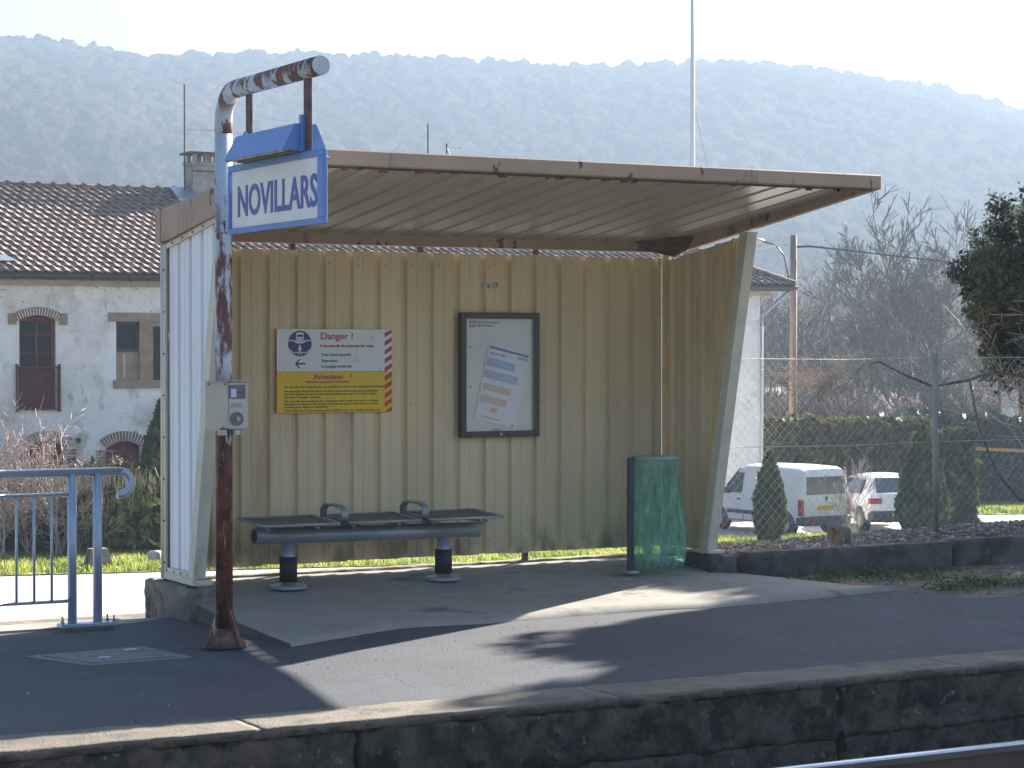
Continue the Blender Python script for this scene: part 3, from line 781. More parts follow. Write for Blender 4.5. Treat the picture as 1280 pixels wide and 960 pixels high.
def bag():
    V = []; n = 72; rows = 40
    for r_ in range(rows + 1):
        t = r_ / rows; z = .806 - t * .845
        wx = .178 + .035 * math.sin(min(1, t * 1.3) * math.pi * .5) + .01 * t; wy = .142 - .02 * t
        cx = bx + .225 + .03 * t; cy = byy + .02 - .05 * t
        if t > .93: k = (1 - t) / .07; wx *= .80 + .20 * k ** .5; wy *= .4 + .6 * k ** .5
        for i in range(n):
            a = 2 * math.pi * i / n
            fold = 1 + (.055 * math.sin(a * 5 + 1.5 * math.sin(t * 2.2)) + .05 * math.sin(a * 9 + t * 2 + 1) + .02 * math.sin(a * 17 - t * 5)) * min(1, .25 + t * 1.5) * (1 - .3 * t)
            fold += .20 * fbm(math.cos(a) * 1.3, math.sin(a) * 1.3, t * 3.2, 1.6) * min(1, t * 3) + .07 * fbm(math.cos(a) * 2.5, math.sin(a) * 2.5, t * 5, 3) * min(1, t * 3)
            x = math.copysign(abs(math.cos(a)) ** .8, math.cos(a)); y = math.copysign(abs(math.sin(a)) ** .8, math.sin(a))
            V.append((cx + wx * x * fold, cy + wy * y * fold, max(z, -.052 + .006 * fbm(i, r_, 0, .7))))
    F = [(r_ * n + i, (r_ + 1) * n + i, (r_ + 1) * n + (i + 1) % n, r_ * n + (i + 1) % n) for r_ in range(rows) for i in range(n)]
    V = np.array(V); c = V[-n:].mean(0)
    V = np.vstack([V, c]); F += [(rows * n + i, len(V) - 1, len(V) - 1, rows * n + (i + 1) % n) for i in range(0)]
    m, t_, b = nt('green_bag_film')
    b.inputs['Base Color'].default_value = (.36, .62, .53, 1); b.inputs['Roughness'].default_value = .22
    tr = t_.nodes.new('ShaderNodeBsdfTransparent'); tr.inputs[0].default_value = (.56, .86, .76, 1)
    tl = t_.nodes.new('ShaderNodeBsdfTranslucent'); tl.inputs[0].default_value = (.46, .78, .66, 1)
    m1 = t_.nodes.new('ShaderNodeMixShader'); m1.inputs[0].default_value = .45
    t_.links.new(b.outputs[0], m1.inputs[1]); t_.links.new(tl.outputs[0], m1.inputs[2])
    m2 = t_.nodes.new('ShaderNodeMixShader')
    gq = t_.nodes.new('ShaderNodeNewGeometry'); mq = t_.nodes.new('ShaderNodeMapping'); mq.inputs['Scale'].default_value = (1, 1, .22)
    mq.inputs['Rotation'].default_value = (.1, .12, 0)
    t_.links.new(gq.outputs['Position'], mq.inputs['Vector'])
    fq = tex_noise(t_, mq.outputs[0], 22, 4, .6); rq = t_.nodes.new('ShaderNodeMapRange'); t_.links.new(fq, rq.inputs['Value'])
    rq.inputs['From Min'].default_value = .38; rq.inputs['From Max'].default_value = .62; rq.inputs['To Min'].default_value = .14; rq.inputs['To Max'].default_value = .60
    t_.links.new(rq.outputs[0], m2.inputs[0])
    bq = t_.nodes.new('ShaderNodeBump'); bq.inputs['Strength'].default_value = .9; bq.inputs['Distance'].default_value = .02
    t_.links.new(fq, bq.inputs['Height']); t_.links.new(bq.outputs[0], b.inputs['Normal'])
    t_.links.new(tr.outputs[0], m2.inputs[1]); t_.links.new(m1.outputs[0], m2.inputs[2])
    t_.links.new(m2.outputs[0], t_.nodes['Material Output'].inputs[0])
    o = npmesh('bin_bag', V, F, m, smooth=True)
    tag(o, 'translucent green plastic bag hanging from the bin hoop', 'bin bag')
bag()
o = MB().ball((bx + .33, byy - .09, .03), .02, 8, 5, (1.2, 1, .9)).ball((bx + .27, byy - .05, .02), .03, 8, 5).build('crumpled_litter', 'litter', smooth=True)
tag(o, 'small crumpled blue wrapper at the bottom of the green bag', 'litter')
o = MB().box(bx + .12, bx + .22, byy - .08, byy - .02, .02, .08).ball((bx + .16, byy - .0, .12), .045, 8, 5).build('paper_litter', mat('litter_paper', (.6, .5, .36), .7, var=.3, scale=20), smooth=True)
tag(o, 'pale crumpled paper lying low inside the green bag', 'litter')

# ------------------------------------------------------------------ danger sign on the back wall
ws = thing('warning_sign', 'white and yellow danger notice with red stripes screwed to the back wall', 'sign', (.85, -.02, 1.17))
x0, x1, z0, zm, z1 = .856, 1.80, 1.178, 1.484, 1.803
MB().bbox(x0, x1, -.028, -.014, zm + .001, z1, .002).build('white_panel', 'white', ws)
MB().bbox(x0, x1, -.028, -.014, z0, zm - .001, .002).build('yellow_panel', 'yellow', ws)
MB().box(x0 - .006, x0 - .0005, -.026, -.013, z0, z1).build('red_edge', 'red', ws)
yf = -.0285; xd, yd = (1, 0, 0), (0, 0, 1)
# pictogram
def disc(cx, cz, r, a0=0, a1=2 * math.pi, n=40):
    return [(cx + r * math.cos(a0 + (a1 - a0) * i / n), cz + r * math.sin(a0 + (a1 - a0) * i / n)) for i in range(n + (1 if a1 - a0 < 6.2 else 0))]
cx, cz, r = 1.040, 1.695, .095
pic = MB().prism(disc(cx, cz, r), yf, yf - .001, 'Y').build('pictogram', 'navy', ws)
def fl(poly, y, m, nm='pictogram_detail', par=None): return MB().prism([(cx + u, cz + v) for u, v in poly], y, y - .0008, 'Y').build(nm, m, par or pic)
fl([(-.095, .018), (-.045, .018), (-.045, .008), (-.028, .008), (-.028, .001), (.028, .001), (.028, .008), (.045, .008), (.045, .018), (.095, .018), (.094, .026), (.037, .026), (.037, .016), (-.037, .016), (-.037, .026), (-.094, .026)], yf - .0012, 'white')
fl([(-.030, .020), (.030, .020), (.030, .072), (.020, .082), (-.020, .082), (-.030, .072)], yf - .0012, 'white')
fl([(-.024, .048), (.024, .048), (.024, .066), (-.024, .066)], yf - .0024, 'navy')
fl([(-.022, .028), (-.010, .028), (-.010, .038), (-.022, .038)], yf - .0024, 'navy')
fl([(.010, .028), (.022, .028), (.022, .038), (.010, .038)], yf - .0024, 'navy')
fl([(u * .8, v - .003) for u, v in [(0, -.006), (.010, -.010), (.010, -.020), (.004, -.024), (.022, -.040), (.018, -.046), (.008, -.038), (.008, -.052), (.020, -.082), (.012, -.084), (.0, -.060), (-.012, -.084), (-.020, -.082), (-.008, -.052), (-.008, -.038), (-.018, -.046), (-.022, -.040), (-.004, -.024), (-.010, -.020), (-.010, -.010)]], yf - .0012, 'white')
fl([(-.082, -.040), (-.055, -.064), (.055, -.064), (.082, -.040), (.085, -.046), (.056, -.071), (-.056, -.071), (-.085, -.046)], yf - .0012, 'white')
# arrow
MB().prism([(1.000, 1.545), (1.035, 1.580), (1.046, 1.580), (1.022, 1.551), (1.085, 1.551), (1.085, 1.539), (1.022, 1.539), (1.046, 1.510), (1.035, 1.510)], yf, yf - .001, 'Y').build('arrow', 'black', ws)
text('Danger !', .072, (1.205, yf - .001, 1.727), xd, yd, 'redtext', ws, xs=1.07, bold=.0012)
text('Il est interdit de traverser les voies', .030, (1.205, yf - .001, 1.668), xd, yd, 'redtext', ws, xs=1.03, bold=.0009)
text('Pour votre sécurité', .031, (1.215, yf - .001, 1.602), xd, yd, 'greyprint', ws, xs=.98, bold=.0009)
text('Empruntez', .030, (1.215, yf - .001, 1.557), xd, yd, 'greyprint', ws, xs=.98, bold=.0009)
text('le passage souterrain', .030, (1.215, yf - .001, 1.515), xd, yd, 'greyprint', ws, xs=.98, bold=.0009)
text('Attention', .052, (1.15, yf - .001, 1.430), xd, yd, 'redtext', ws, xs=1.18, bold=.0012)
text('!', .052, (1.452, yf - .001, 1.430), xd, yd, 'redtext', ws, xs=1.18, bold=.001)
text('Véhicules pouvant s\'en cacher', .025, (1.08, yf - .001, 1.402), xd, yd, 'redtext', ws, xs=1.2, bold=.0006)
small = [(1.366, 'En cas de non respect de ces consignes vous vous exposez au danger'), (1.334, 'Le passage dans les gares et les traversées peut être autorisé'), (1.312, 'par les agents lorsque cela est possible sans que les voies soient'),
         (1.290, 'et sans danger aucun'), (1.260, 'En cas de traversée à la traversée des voies ne pas se hâter'), (1.238, 'attendre le départ des trains. Ne jamais passer derrière un train'),
         (1.216, 'avant son départ complet'), (1.190, 'Les enfants et les personnes âgées sur les quais prudence')]
for z, s_ in small: text(s_, .0195, (.915, yf - .001, z), xd, yd, 'olive', ws, name='small_print', xs=.790 * min(1, len(s_) / 56) / (len(s_) * .0104) * 1.30, bold=.0006)
# hazard stripes
xs0, xs1 = 1.738, 1.797
for i in range(12):
    za = z0 - .03 + i * .066
    poly = [(xs0, za), (xs1, za + .035), (xs1, za + .070), (xs0, za + .035)]
    poly = [(u, max(z0 + .002, min(z1 - .002, v))) for u, v in poly]
    if abs(poly[0][1] - poly[2][1]) < .004: continue
    MB().prism(poly, yf, yf - .001, 'Y').build('red_stripe', 'red', ws)
mb = MB()
for (x, z) in ((.915, 1.78), (.915, 1.505), (1.70, 1.78), (1.70, 1.505)): mb.ball((x, yf, z), .004, 8, 4)
mb.build('screws', 'darkmetal', ws, kind='stuff')
text('2', .05, (1.615, yf - .0008, 1.715), xd, (.3, 0, 1), mat('faint_graffiti', (.52, .54, .60), .5), ws, name='graffiti')
text('At', .065, (1.46, yf - .0008, 1.555), xd, (.2, 0, 1), mat('faint_graffiti_b', (.60, .62, .68), .5), ws, name='graffiti', xs=1.3)

# ------------------------------------------------------------------ notice board
nb = thing('notice_board', 'dark framed glazed notice case on the shelter back wall', 'notice board', (2.36, -.03, .97))
bx0, bx1, bz0, bz1 = 2.372, 3.068, .968, 1.936; fw = .047
MB().bbox(bx0, bx0 + fw, -.07, -.004, bz0, bz1, .005).bbox(bx1 - fw, bx1, -.07, -.004, bz0, bz1, .005).bbox(bx0 + fw, bx1 - fw, -.0695, -.004, bz1 - fw, bz1, .004).bbox(bx0 + fw, bx1 - fw, -.0695, -.004, bz0, bz0 + fw, .004).build('frame', 'frame', nb)
MB().box(bx0 + .01, bx1 - .01, -.03, -.006, bz0 + .01, bz1 - .01).build('backing', 'board', nb)
MB().box(bx0 + fw, bx1 - fw, -.066, -.064, bz0 + fw, bz1 - fw).build('glass_pane', 'pane', nb)
MB().tube([(2.722, -.072, bz0 + .023), (2.722, -.068, bz0 + .023)], .012, 12).build('lock', 'alu', nb)
MB().prism([(2.465, 1.825), (2.515, 1.825), (2.515, 1.872), (2.465, 1.872)], -.0302, -.031, 'Y').build('header_symbol', 'black', nb)
MB().prism([(2.473, 1.832), (2.507, 1.832), (2.507, 1.865), (2.473, 1.865)], -.0311, -.0316, 'Y').build('header_symbol_field', 'board', nb)
text('i', .035, (2.484, -.032, 1.835), xd, yd, 'black', nb, bold=.001)
text('Informations voyageurs', .026, (2.522, -.031, 1.853), xd, yd, 'greyprint', nb, xs=.82)
text('réglementaires', .026, (2.522, -.031, 1.829), xd, yd, 'greyprint', nb, xs=.92, bold=.0004)
text('Lignes', .028, (2.665, -.031, 1.018), xd, yd, 'greyprint', nb, xs=1.0)
mb = MB()
for z in (1.36, 1.67): mb.ball((2.47, -.031, z), .008, 8, 4)
mb.build('pins', 'greyprint', nb, kind='stuff')
# loose timetable sheet leaning inside
ts = thing('timetable_sheet', 'tilted white timetable sheet with blue and orange tables behind the glass', 'paper sheet', (2.73, -.038, 1.36))
ang = -.228; ux = Vector((math.cos(ang), 0, math.sin(ang))); uy = Vector((-math.sin(ang), 0, math.cos(ang)))
O = Vector((2.497, -.040, 1.115))
def sp(u, v, y=0): p = O + ux * u + uy * v; return (p.x, -.040 - y, p.z)
def spoly(u0, u1, v0, v1, y, m, nm, par):
    mb = MB(); q = [sp(u0, v0, y), sp(u1, v0, y), sp(u1, v1, y), sp(u0, v1, y)]
    mb.hexa([(a, b - .0006, c) for a, b, c in q], q); mb.build(nm, m, par)
spoly(0, .375, 0, .60, 0, 'paper', 'sheet', ts)
spoly(.01, .365, .565, .583, .001, 'pblue2', 'header_bar', ts)
spoly(.27, .365, .535, .555, .001, 'pblue', 'table_block', ts)
for (a, b, c, d, m_) in ((.0 + .01, .26, .43, .49, 'pblue'), (.01, .31, .335, .395, 'pblue'), (.02, .27, .24, .29, 'porange'), (.02, .25, .145, .195, 'porange'), (.12, .18, .08, .12, 'porange')):
    spoly(a, b, c, d, .001, m_, 'table_block', ts)
    if d - c > .045:
        for q in range(1, 4): spoly(a + .01, b - .01, c + (d - c) * q / 4 - .001, c + (d - c) * q / 4 + .0015, .002, 'paper', 'table_line', ts)
o_ = O + ux * .02 + uy * .525; text('Besançon  Belfort', .020, (o_.x, -.042, o_.z), ux, uy, 'pblue2', ts, xs=1.0)
o_ = O + ux * .05 + uy * .03; text('horaires du lundi au vendredi', .014, (o_.x, -.042, o_.z), ux, uy, 'greyprint', ts, xs=1.0)
o_ = O + ux * .33 + uy * .012; text('TER', .014, (o_.x, -.042, o_.z), ux, uy, 'black', ts, bold=.0006)

# ------------------------------------------------------------------ station sign
PX = -.40; PY = -2.16
ss = thing('station_sign', 'blue framed white NOVILLARS name sign hanging from a rusty bent post', 'station sign', (PX, PY, -.2))
pr_ = .054
MB().tube([(PX, PY, -.22), (PX, PY, 3.02)], pr_, 24).build('post', 'pole', ss, smooth=True)
pts = [(PX, PY, 3.0)]
for a in np.linspace(0, math.pi / 2, 8): pts.append((PX, PY - .20 + .20 * math.cos(a), 3.06 + .20 * math.sin(a)))
pts.append((PX, -3.66, 3.262))
MB().tube(pts, .056, 24).build('arm', 'arm', ss, smooth=True)
MB().tube([(PX, -3.655, 3.262), (PX, -3.664, 3.262)], .0545, 24).build('end_cap', mat('pale_blue_cap', (.46, .56, .64), .5, patches=[(RUST, 20, .62, .66)]), ss)
# flared foot with gussets
mb = MB()
for a in (R(20), R(110), R(200), R(290)):
    c, s = math.cos(a), math.sin(a); nx_, ny_ = -s * .006, c * .006
    p = [(PX + c * .05, PY + s * .05), (PX + c * .16, PY + s * .16)]
    mb.hexa([(p[0][0] + nx_, p[0][1] + ny_, -.21), (p[1][0] + nx_, p[1][1] + ny_, -.21), (p[1][0] - nx_, p[1][1] - ny_, -.21), (p[0][0] - nx_, p[0][1] - ny_, -.21)],
            [(p[0][0] + nx_, p[0][1] + ny_, .02), (PX + c * .055 + nx_, PY + s * .055 + ny_, .02), (PX + c * .055 - nx_, PY + s * .055 - ny_, .02), (p[0][0] - nx_, p[0][1] - ny_, .02)])
mb.build('foot_gussets', 'pole', ss)
MB().tube([(PX, PY, -.212), (PX, PY, -.170), (PX, PY, -.10)], [.15, .115, .058], 16).build('foot', mat('rusty_foot', (.15, .085, .055), .9, var=.3, scale=14, bump=1), ss, smooth=True)
for y, zb_ in ((-2.58, 2.93), (-3.475, 2.78)):
    MB().bbox(PX - .006 if y > -3 else PX - .012, PX + .012, y - .036, y + .036, zb_, 3.225, .002).build('hanger', 'rustbar', ss)
MB().bbox(PX - .035, PX + .006, -3.462, -3.425, 2.79, 3.0, .002).build('hanger_clasp', 'blue', ss)
# panel, frame
ya, yb, za, zb2 = -2.30, -3.755, 2.362, 2.776
def slope(y): return .006 * (-(y + 2.245))    # the sign hangs a touch out of level
MB().bbox(PX - .018, PX - .008, yb + .05, ya - .05, za + .035, zb2 - .03, .002).build('name_panel', 'signwhite', ss)
MB().bbox(PX - .028, PX - .004, yb, ya, za, za + .035, .003).bbox(PX - .0275, PX - .0045, yb, ya, zb2 - .03, zb2 + .01, .003).bbox(PX - .030, PX - .002, yb, yb + .085, za + .0355, zb2 - .0305, .003).bbox(PX - .030, PX - .002, ya - .03, ya, za + .0355, zb2 - .0305, .003).build('frame', 'blue', ss)
text('NOVILLARS', .262, (PX - .0195, -2.435, 2.468), (0, -1, 0), (0, 0, .1), 'letterblue', ss, xs=.90, bold=.0052)
# light hood: trapezoid section, open below
hood = MB(); sec = [(PX - .145, 2.795), (PX - .062, 2.950), (PX + .070, 2.950), (PX + .140, 2.795)]
inn = [(PX - .138, 2.795), (PX - .058, 2.944), (PX + .066, 2.944), (PX + .133, 2.795)]
h0, h1 = -3.43, -2.53
for i in range(3):
    a, b, c, d = sec[i], sec[i + 1], inn[i + 1], inn[i]
    hood.hexa([(a[0], h0, a[1]), (b[0], h0, b[1]), (c[0], h0, c[1]), (d[0], h0, d[1])], [(a[0], h1, a[1]), (b[0], h1, b[1]), (c[0], h1, c[1]), (d[0], h1, d[1])])
hood.prism(sec, h0 - .006, h0, 'Y'); hood.prism(sec, h1, h1 + .006, 'Y')
hood.build('lamp_hood', 'blue', ss)
MB().tube([(PX - .085, -3.38, 2.812), (PX - .085, -2.58, 2.812)], .016, 12).build('lamp_tube', mat('pale_lamp_tube', (.72, .70, .55), .3), ss, smooth=True)
MB().bbox(PX - .137, PX - .118, -3.42, -2.54, 2.787, 2.802, .002).build('hood_lip', mat('yellowed_lip', (.55, .47, .22), .5, patches=[(RUST, 12, .5, .6)]), ss)
MB().bbox(PX - .06, PX + .12, -3.42, -2.54, 2.787, 2.800, .002).build('hood_tray', mat('grey_tray', (.16, .15, .15), .6), ss)
MB().ball((PX - .03, -2.60, 2.962), .016, 8, 5).build('bolt', 'alu', ss)
MB().tube([(PX - .004, -3.735, 2.73), (PX + .02, -3.735, 2.73)], .010, 8).build('bolt', 'alu', ss)

# ------------------------------------------------------------------ ticket validator on the post
tv = thing('ticket_validator', 'small cream box with round dial and display clamped to the rusty sign post', 'ticket machine', (PX, PY - .12, 1.15))
vy = -2.30
pl = [(-.575, 1.452), (-.430, 1.452)] + [(-.430 - .0 * t, 1.452 - .20 * t) for t in (0.5, 1)] + [(-.434, 1.22), (-.450, 1.185), (-.475, 1.160), (-.50, 1.150), (-.565, 1.150), (-.575, 1.16)]
MB().prism([(u, v) for u, v in pl], vy, vy + .012, 'Y').build('side_plate', 'plate', tv)
MB().bbox(-.425, -.295, vy - .0, vy + .13, 1.152, 1.448, .008).build('housing', 'plastic', tv)
MB().bbox(-.425, -.312, vy - .006, vy + .0005, 1.382, 1.43, .003).bbox(-.425, -.312, vy - .006, vy + .0005, 1.345, 1.382, .003).build('display_bezel', 'dial', tv)
MB().box(-.412, -.376, vy - .009, vy - .006, 1.352, 1.405).build('display', 'screen', tv)
MB().bbox(-.408, -.338, vy - .005, vy + .001, 1.292, 1.315, .002).build('slot', mat('slot_grey', (.32, .34, .30), .5), tv)
MB().tube([(-.372, vy - .010, 1.218), (-.372, vy + .001, 1.218)], .043, 28).build('dial_face', 'dial', tv)
MB().tube([(-.366, vy - .020, 1.218), (-.366, vy - .010, 1.218)], .014, 16).build('dial_knob', 'alu', tv)
MB().box(-.56, -.255, vy - .012, vy + .14, 1.4545, 1.458).build('rain_cover', 'plate', tv)
MB().bbox(PX - .07, PX - .03, vy + .01, vy + .08, 1.115, 1.15, .004).bbox(PX + .02, PX + .06, vy + .01, vy + .08, 1.115, 1.15, .004).build('clamp', 'plate', tv)
MB().tube([(PX - .02, vy + .06, 1.15), (PX - .012, vy + .055, 1.07), (PX + .002, vy + .055, 1.05), (PX + .010, vy + .058, 1.10), (PX + .010, vy + .06, 1.15)], .009, 8).build('cable_loop', 'alu', tv, smooth=True)
mb = MB()
for x in (-.553, -.448): mb.tube([(x, vy - .004, 1.435), (x, vy, 1.435)], .008, 10)
mb.build('rivets', 'dial', tv, kind='stuff')

# ------------------------------------------------------------------ handrail
hr = thing('handrail', 'grey blue tubular handrail with hooked end at the back of the platform', 'handrail', (-.77, -.5, -.26))
hy = -.52
pts = [(-14, hy, .815), (-.52, hy, .812)]
for a in np.linspace(math.pi / 2, -math.pi * .55, 12): pts.append((-.525 + .082 * math.cos(a), hy, .730 + .082 * math.sin(a)))
MB().tube(pts, .029, 14).build('top_rail', 'rail_blue', hr, smooth=True)
for X in (-.862, -.682): MB().tube([(X, hy, -.22), (X, hy, .80)], .031, 14).build('post', 'rail_blue', hr, smooth=True)
MB().tube([(-14, hy, .668), (-.89, hy, .664)], .014, 10).build('mid_rail', 'rail_blue', hr, smooth=True)
MB().tube([(-14, hy, -.066), (-.89, hy, -.066)], .012, 10).build('lower_rail', 'rail_blue', hr, smooth=True)
for k in range(22):
    MB().tube([(-1.005 - k * .122, hy, -.066), (-1.005 - k * .122, hy, .664)], .0095, 8).build('bar', 'rail_blue', hr, smooth=True)
MB().bbox(-.955, -.565, hy - .055, hy + .055, -.245, -.220, .003).build('base_plate', 'rail_blue', hr)
mb = MB()
for (x, y) in ((-.94, hy - .04), (-.92, hy + .04), (-.60, hy + .04), (-.58, hy - .04)): mb.tube([(x, y, -.22), (x, y, -.175)], .006, 6); mb.tube([(x, y, -.22), (x, y, -.205)], .012, 6)
mb.build('anchor_bolts', 'alu', hr, kind='stuff')
MB().box(-14, -.40, -.42 + .004, -.10, -.62, -.258).build('rear_coping', 'slab', kind='structure')

# ------------------------------------------------------------------ right side: dirt, low wall, gravel, fence
V = []; nx_, ny_ = 120, 26
for i in range(nx_ + 1):
    for j in range(ny_ + 1):
        x = 4.3 + 12 * i / nx_; y = -2.75 + 2.1 * j / ny_
        V.append((x, y, -.215 + .09 * max(0, (j / ny_) - .35) + .012 * fbm(x, y, 0, 4) + .008 * fbm(x, y, 0, 12)))
F = [(i * (ny_ + 1) + j, (i + 1) * (ny_ + 1) + j, (i + 1) * (ny_ + 1) + j + 1, i * (ny_ + 1) + j + 1) for i in range(nx_) for j in range(ny_)]
npmesh('dirt_strip', V, F, 'dirt', smooth=True, kind='structure')
lw = thing('low_wall', 'low dark concrete kerb wall between dirt strip and gravel right of shelter', 'low wall', (4.5, -.75, -.15))
for i, (a, b) in enumerate(((4.52, 6.62), (6.65, 8.9), (8.92, 11.2), (11.22, 13.5))):
    rough_block('wall_section', a, b, -.80, -.64, -.22, .045 + (.012 if i else 0), 'lowwall', .010, .05, parent=lw, seed=i * 9)
V = []; nx_, ny_ = 110, 20
for i in range(nx_ + 1):
    for j in range(ny_ + 1):
        x = 4.46 + 11 * i / nx_; t = j / ny_; y = -.66 + 1.25 * t
        V.append((x, y, -.005 + .085 * min(1, max(0, (x - 5.3) / 2.2)) * math.sin(min(1, t * 1.5) * math.pi * .62) + .015 * fbm(x, y, 0, 2.2) + .02 * fbm(x, y, 0, 9) - (.35 * max(0, t - .72) if x < 99 else 0)))
F = [(i * (ny_ + 1) + j, (i + 1) * (ny_ + 1) + j, (i + 1) * (ny_ + 1) + j + 1, i * (ny_ + 1) + j + 1) for i in range(nx_) for j in range(ny_)]
npmesh('gravel_bank', V, F, 'dirt', smooth=True, kind='structure')
pts = []
for _ in range(11000):
    x = random.uniform(4.46, 11); t = random.random() ** 1.1 * .8; y = -.66 + 1.25 * t
    if x < 5.4 and random.random() < .4: continue
    pts.append((x, y, .0 + .085 * min(1, max(0, (x - 5.3) / 2.2)) * math.sin(min(1, t * 1.5) * math.pi * .62) + .015 * fbm(x, y, 0, 2.2)))
tag(stones('gravel', pts, .006, .021, 'gravel'), 'pale and reddish gravel heaped behind the low wall under the fence', 'gravel', kind='stuff')
pts = [(random.uniform(4.6, 12), random.uniform(-2.6, -.85), -.19 + .02) for _ in range(700)]
pts = [p for p in pts if p[0] > 5.3 or p[1] > -1.2]
tag(stones('loose_stones', pts, .006, .022, 'gravel'), 'small loose stones scattered over the bare dirt strip', 'stones', kind='stuff')
rough_block('concrete_stub', 5.78, 5.93, -.32, -.18, -.02, .17, 'oldconc', .012, .03, seed=3)
tag(bpy.data.objects['concrete_stub'], 'short broken concrete stub standing in the gravel by the parked cars', 'concrete post')

def leaf_mesh(name, P, size, m, parent=None, aspect=1.6, outward=None, **kw):
    """many small leaf-sized quads"""
    P = np.asarray(P); n = len(P)
    a = rng.normal(size=(n, 3)); a /= np.linalg.norm(a, axis=1)[:, None]
    if outward is not None:
        a = a * .55 + outward; a /= np.linalg.norm(a, axis=1)[:, None]
    b = rng.normal(size=(n, 3)); b -= (b * a).sum(1)[:, None] * a; b /= np.linalg.norm(b, axis=1)[:, None]
    c = np.cross(a, b) if outward is None else b
    s = (size * rng.uniform(.55, 1.35, n))[:, None]
    u = a * s * aspect; w = c * s * .5
    V = np.stack([P - u * .5, P + w, P + u * .5, P - w], 1).reshape(-1, 3)
    F = np.arange(n * 4).reshape(-1, 4)
    return npmesh(name, V, F, m, parent, **kw)

def blades(name, P, h0, h1, w, m, lean=.5, **kw):
    """grass blades / leaves: bent two-segment strips"""
    P = np.asarray(P); n = len(P); a = rng.uniform(0, 6.283, n); h = rng.uniform(h0, h1, n); le = rng.uniform(.1, lean, n) * h
    d = np.stack([np.cos(a), np.sin(a), np.zeros(n)], 1); s = np.stack([-np.sin(a), np.cos(a), np.zeros(n)], 1) * (w * rng.uniform(.6, 1.3, n))[:, None]
    up = np.array([0, 0, 1.0])
    mid = P + d * (le * .35)[:, None] + up * (h * .6)[:, None]; tip = P + d * le[:, None] + up * (h * (1 - .3 * (le / h)))[:, None]
    V = np.stack([P - s, P + s, mid + s * .8, mid - s * .8, tip], 1).reshape(-1, 3)
    o = np.arange(n)[:, None] * 5
    F = np.concatenate([o + np.array([0, 1, 2]), o + np.array([0, 2, 3]), o + np.array([3, 2, 4])])
    return npmesh(name, V, F, m, **kw)
# weeds along the low wall
P = []
for c in [(5.05, -.95, 25), (5.3, -.92, 60), (5.55, -.93, 90), (5.75, -.92, 130), (5.55, -1.15, 40), (5.9, -1.3, 35), (6.3, -1.0, 40), (4.95, -1.15, 40), (6.1, -1.75, 60), (6.6, -1.9, 60), (7.2, -2.0, 70), (8.0, -1.8, 80), (5.75, -1.9, 40), (5.95, -.90, 90), (6.3, -.92, 50), (7.6, -2.3, 90), (6.9, -2.3, 70), (8.6, -2.2, 90)]:
    for _ in range(c[2] * 9): P.append((random.gauss(c[0], .17), random.gauss(c[1], .07), -.20 + abs(random.gauss(0, .03))))
tag(leaf_mesh('weeds', P, .018, 'weed', None, 1.5), 'low green weeds growing at the foot of the dark low wall', 'weeds', kind='stuff')

# chain link fence
cf = thing('chain_link_fence', 'rusty galvanised chain link fence on the gravel right of the shelter', 'fence', (7.0, -.12, .1))
FY = -.12
for X in (4.62, 7.0, 9.5, 12):
    if X == 4.62: continue
    MB().tube([(X, FY, .0), (X - .02, FY, 1.62)], .028, 10).build('fence_post', 'fencepost', cf, smooth=True)
mb = MB(); px_, pz_ = .085, .085; Z0, Z1 = .02, 1.60
def sagtop(x): return 1.60 - .03 * math.sin((x - 4.4) * 2.1) - (.12 * math.exp(-((x - 5.9) / .35) ** 2))
span = 9.0; k = -22
while k * px_ < span:
    for sg in (1, -1):
        xa = 4.42 + k * px_; xb = xa + (Z1 - Z0)
        p, q = ((xa, Z0), (xb, Z1)) if sg > 0 else ((xa, Z1), (xb, Z0))
        t0 = max(0, (4.42 - xa) / (xb - xa)); t1 = min(1, (4.42 + span - xa) / (xb - xa))
        if t1 > t0:
            f_ = lambda t: (p[0] + (q[0] - p[0]) * t, FY + .012 * sg * .5 + .02 * fbm(p[0] + (q[0] - p[0]) * t, p[1] + (q[1] - p[1]) * t, 2, 1.4), min(p[1] + (q[1] - p[1]) * t, 1.6) )
            m_ = 5; mb.tube([f_(t0 + (t1 - t0) * i / m_) for i in range(m_ + 1)], .0012, 3, False)
    k += 1
mb.build('wire_mesh', 'wire', cf, kind='stuff')
mb = MB()
for z in (.85, 1.58): mb.tube([(4.4, FY, z), (6, FY + .005, z - .015), (7, FY, z), (9.5, FY, z), (12, FY, z)], .003, 4, False)
mb.build('line_wire', 'wire', cf)

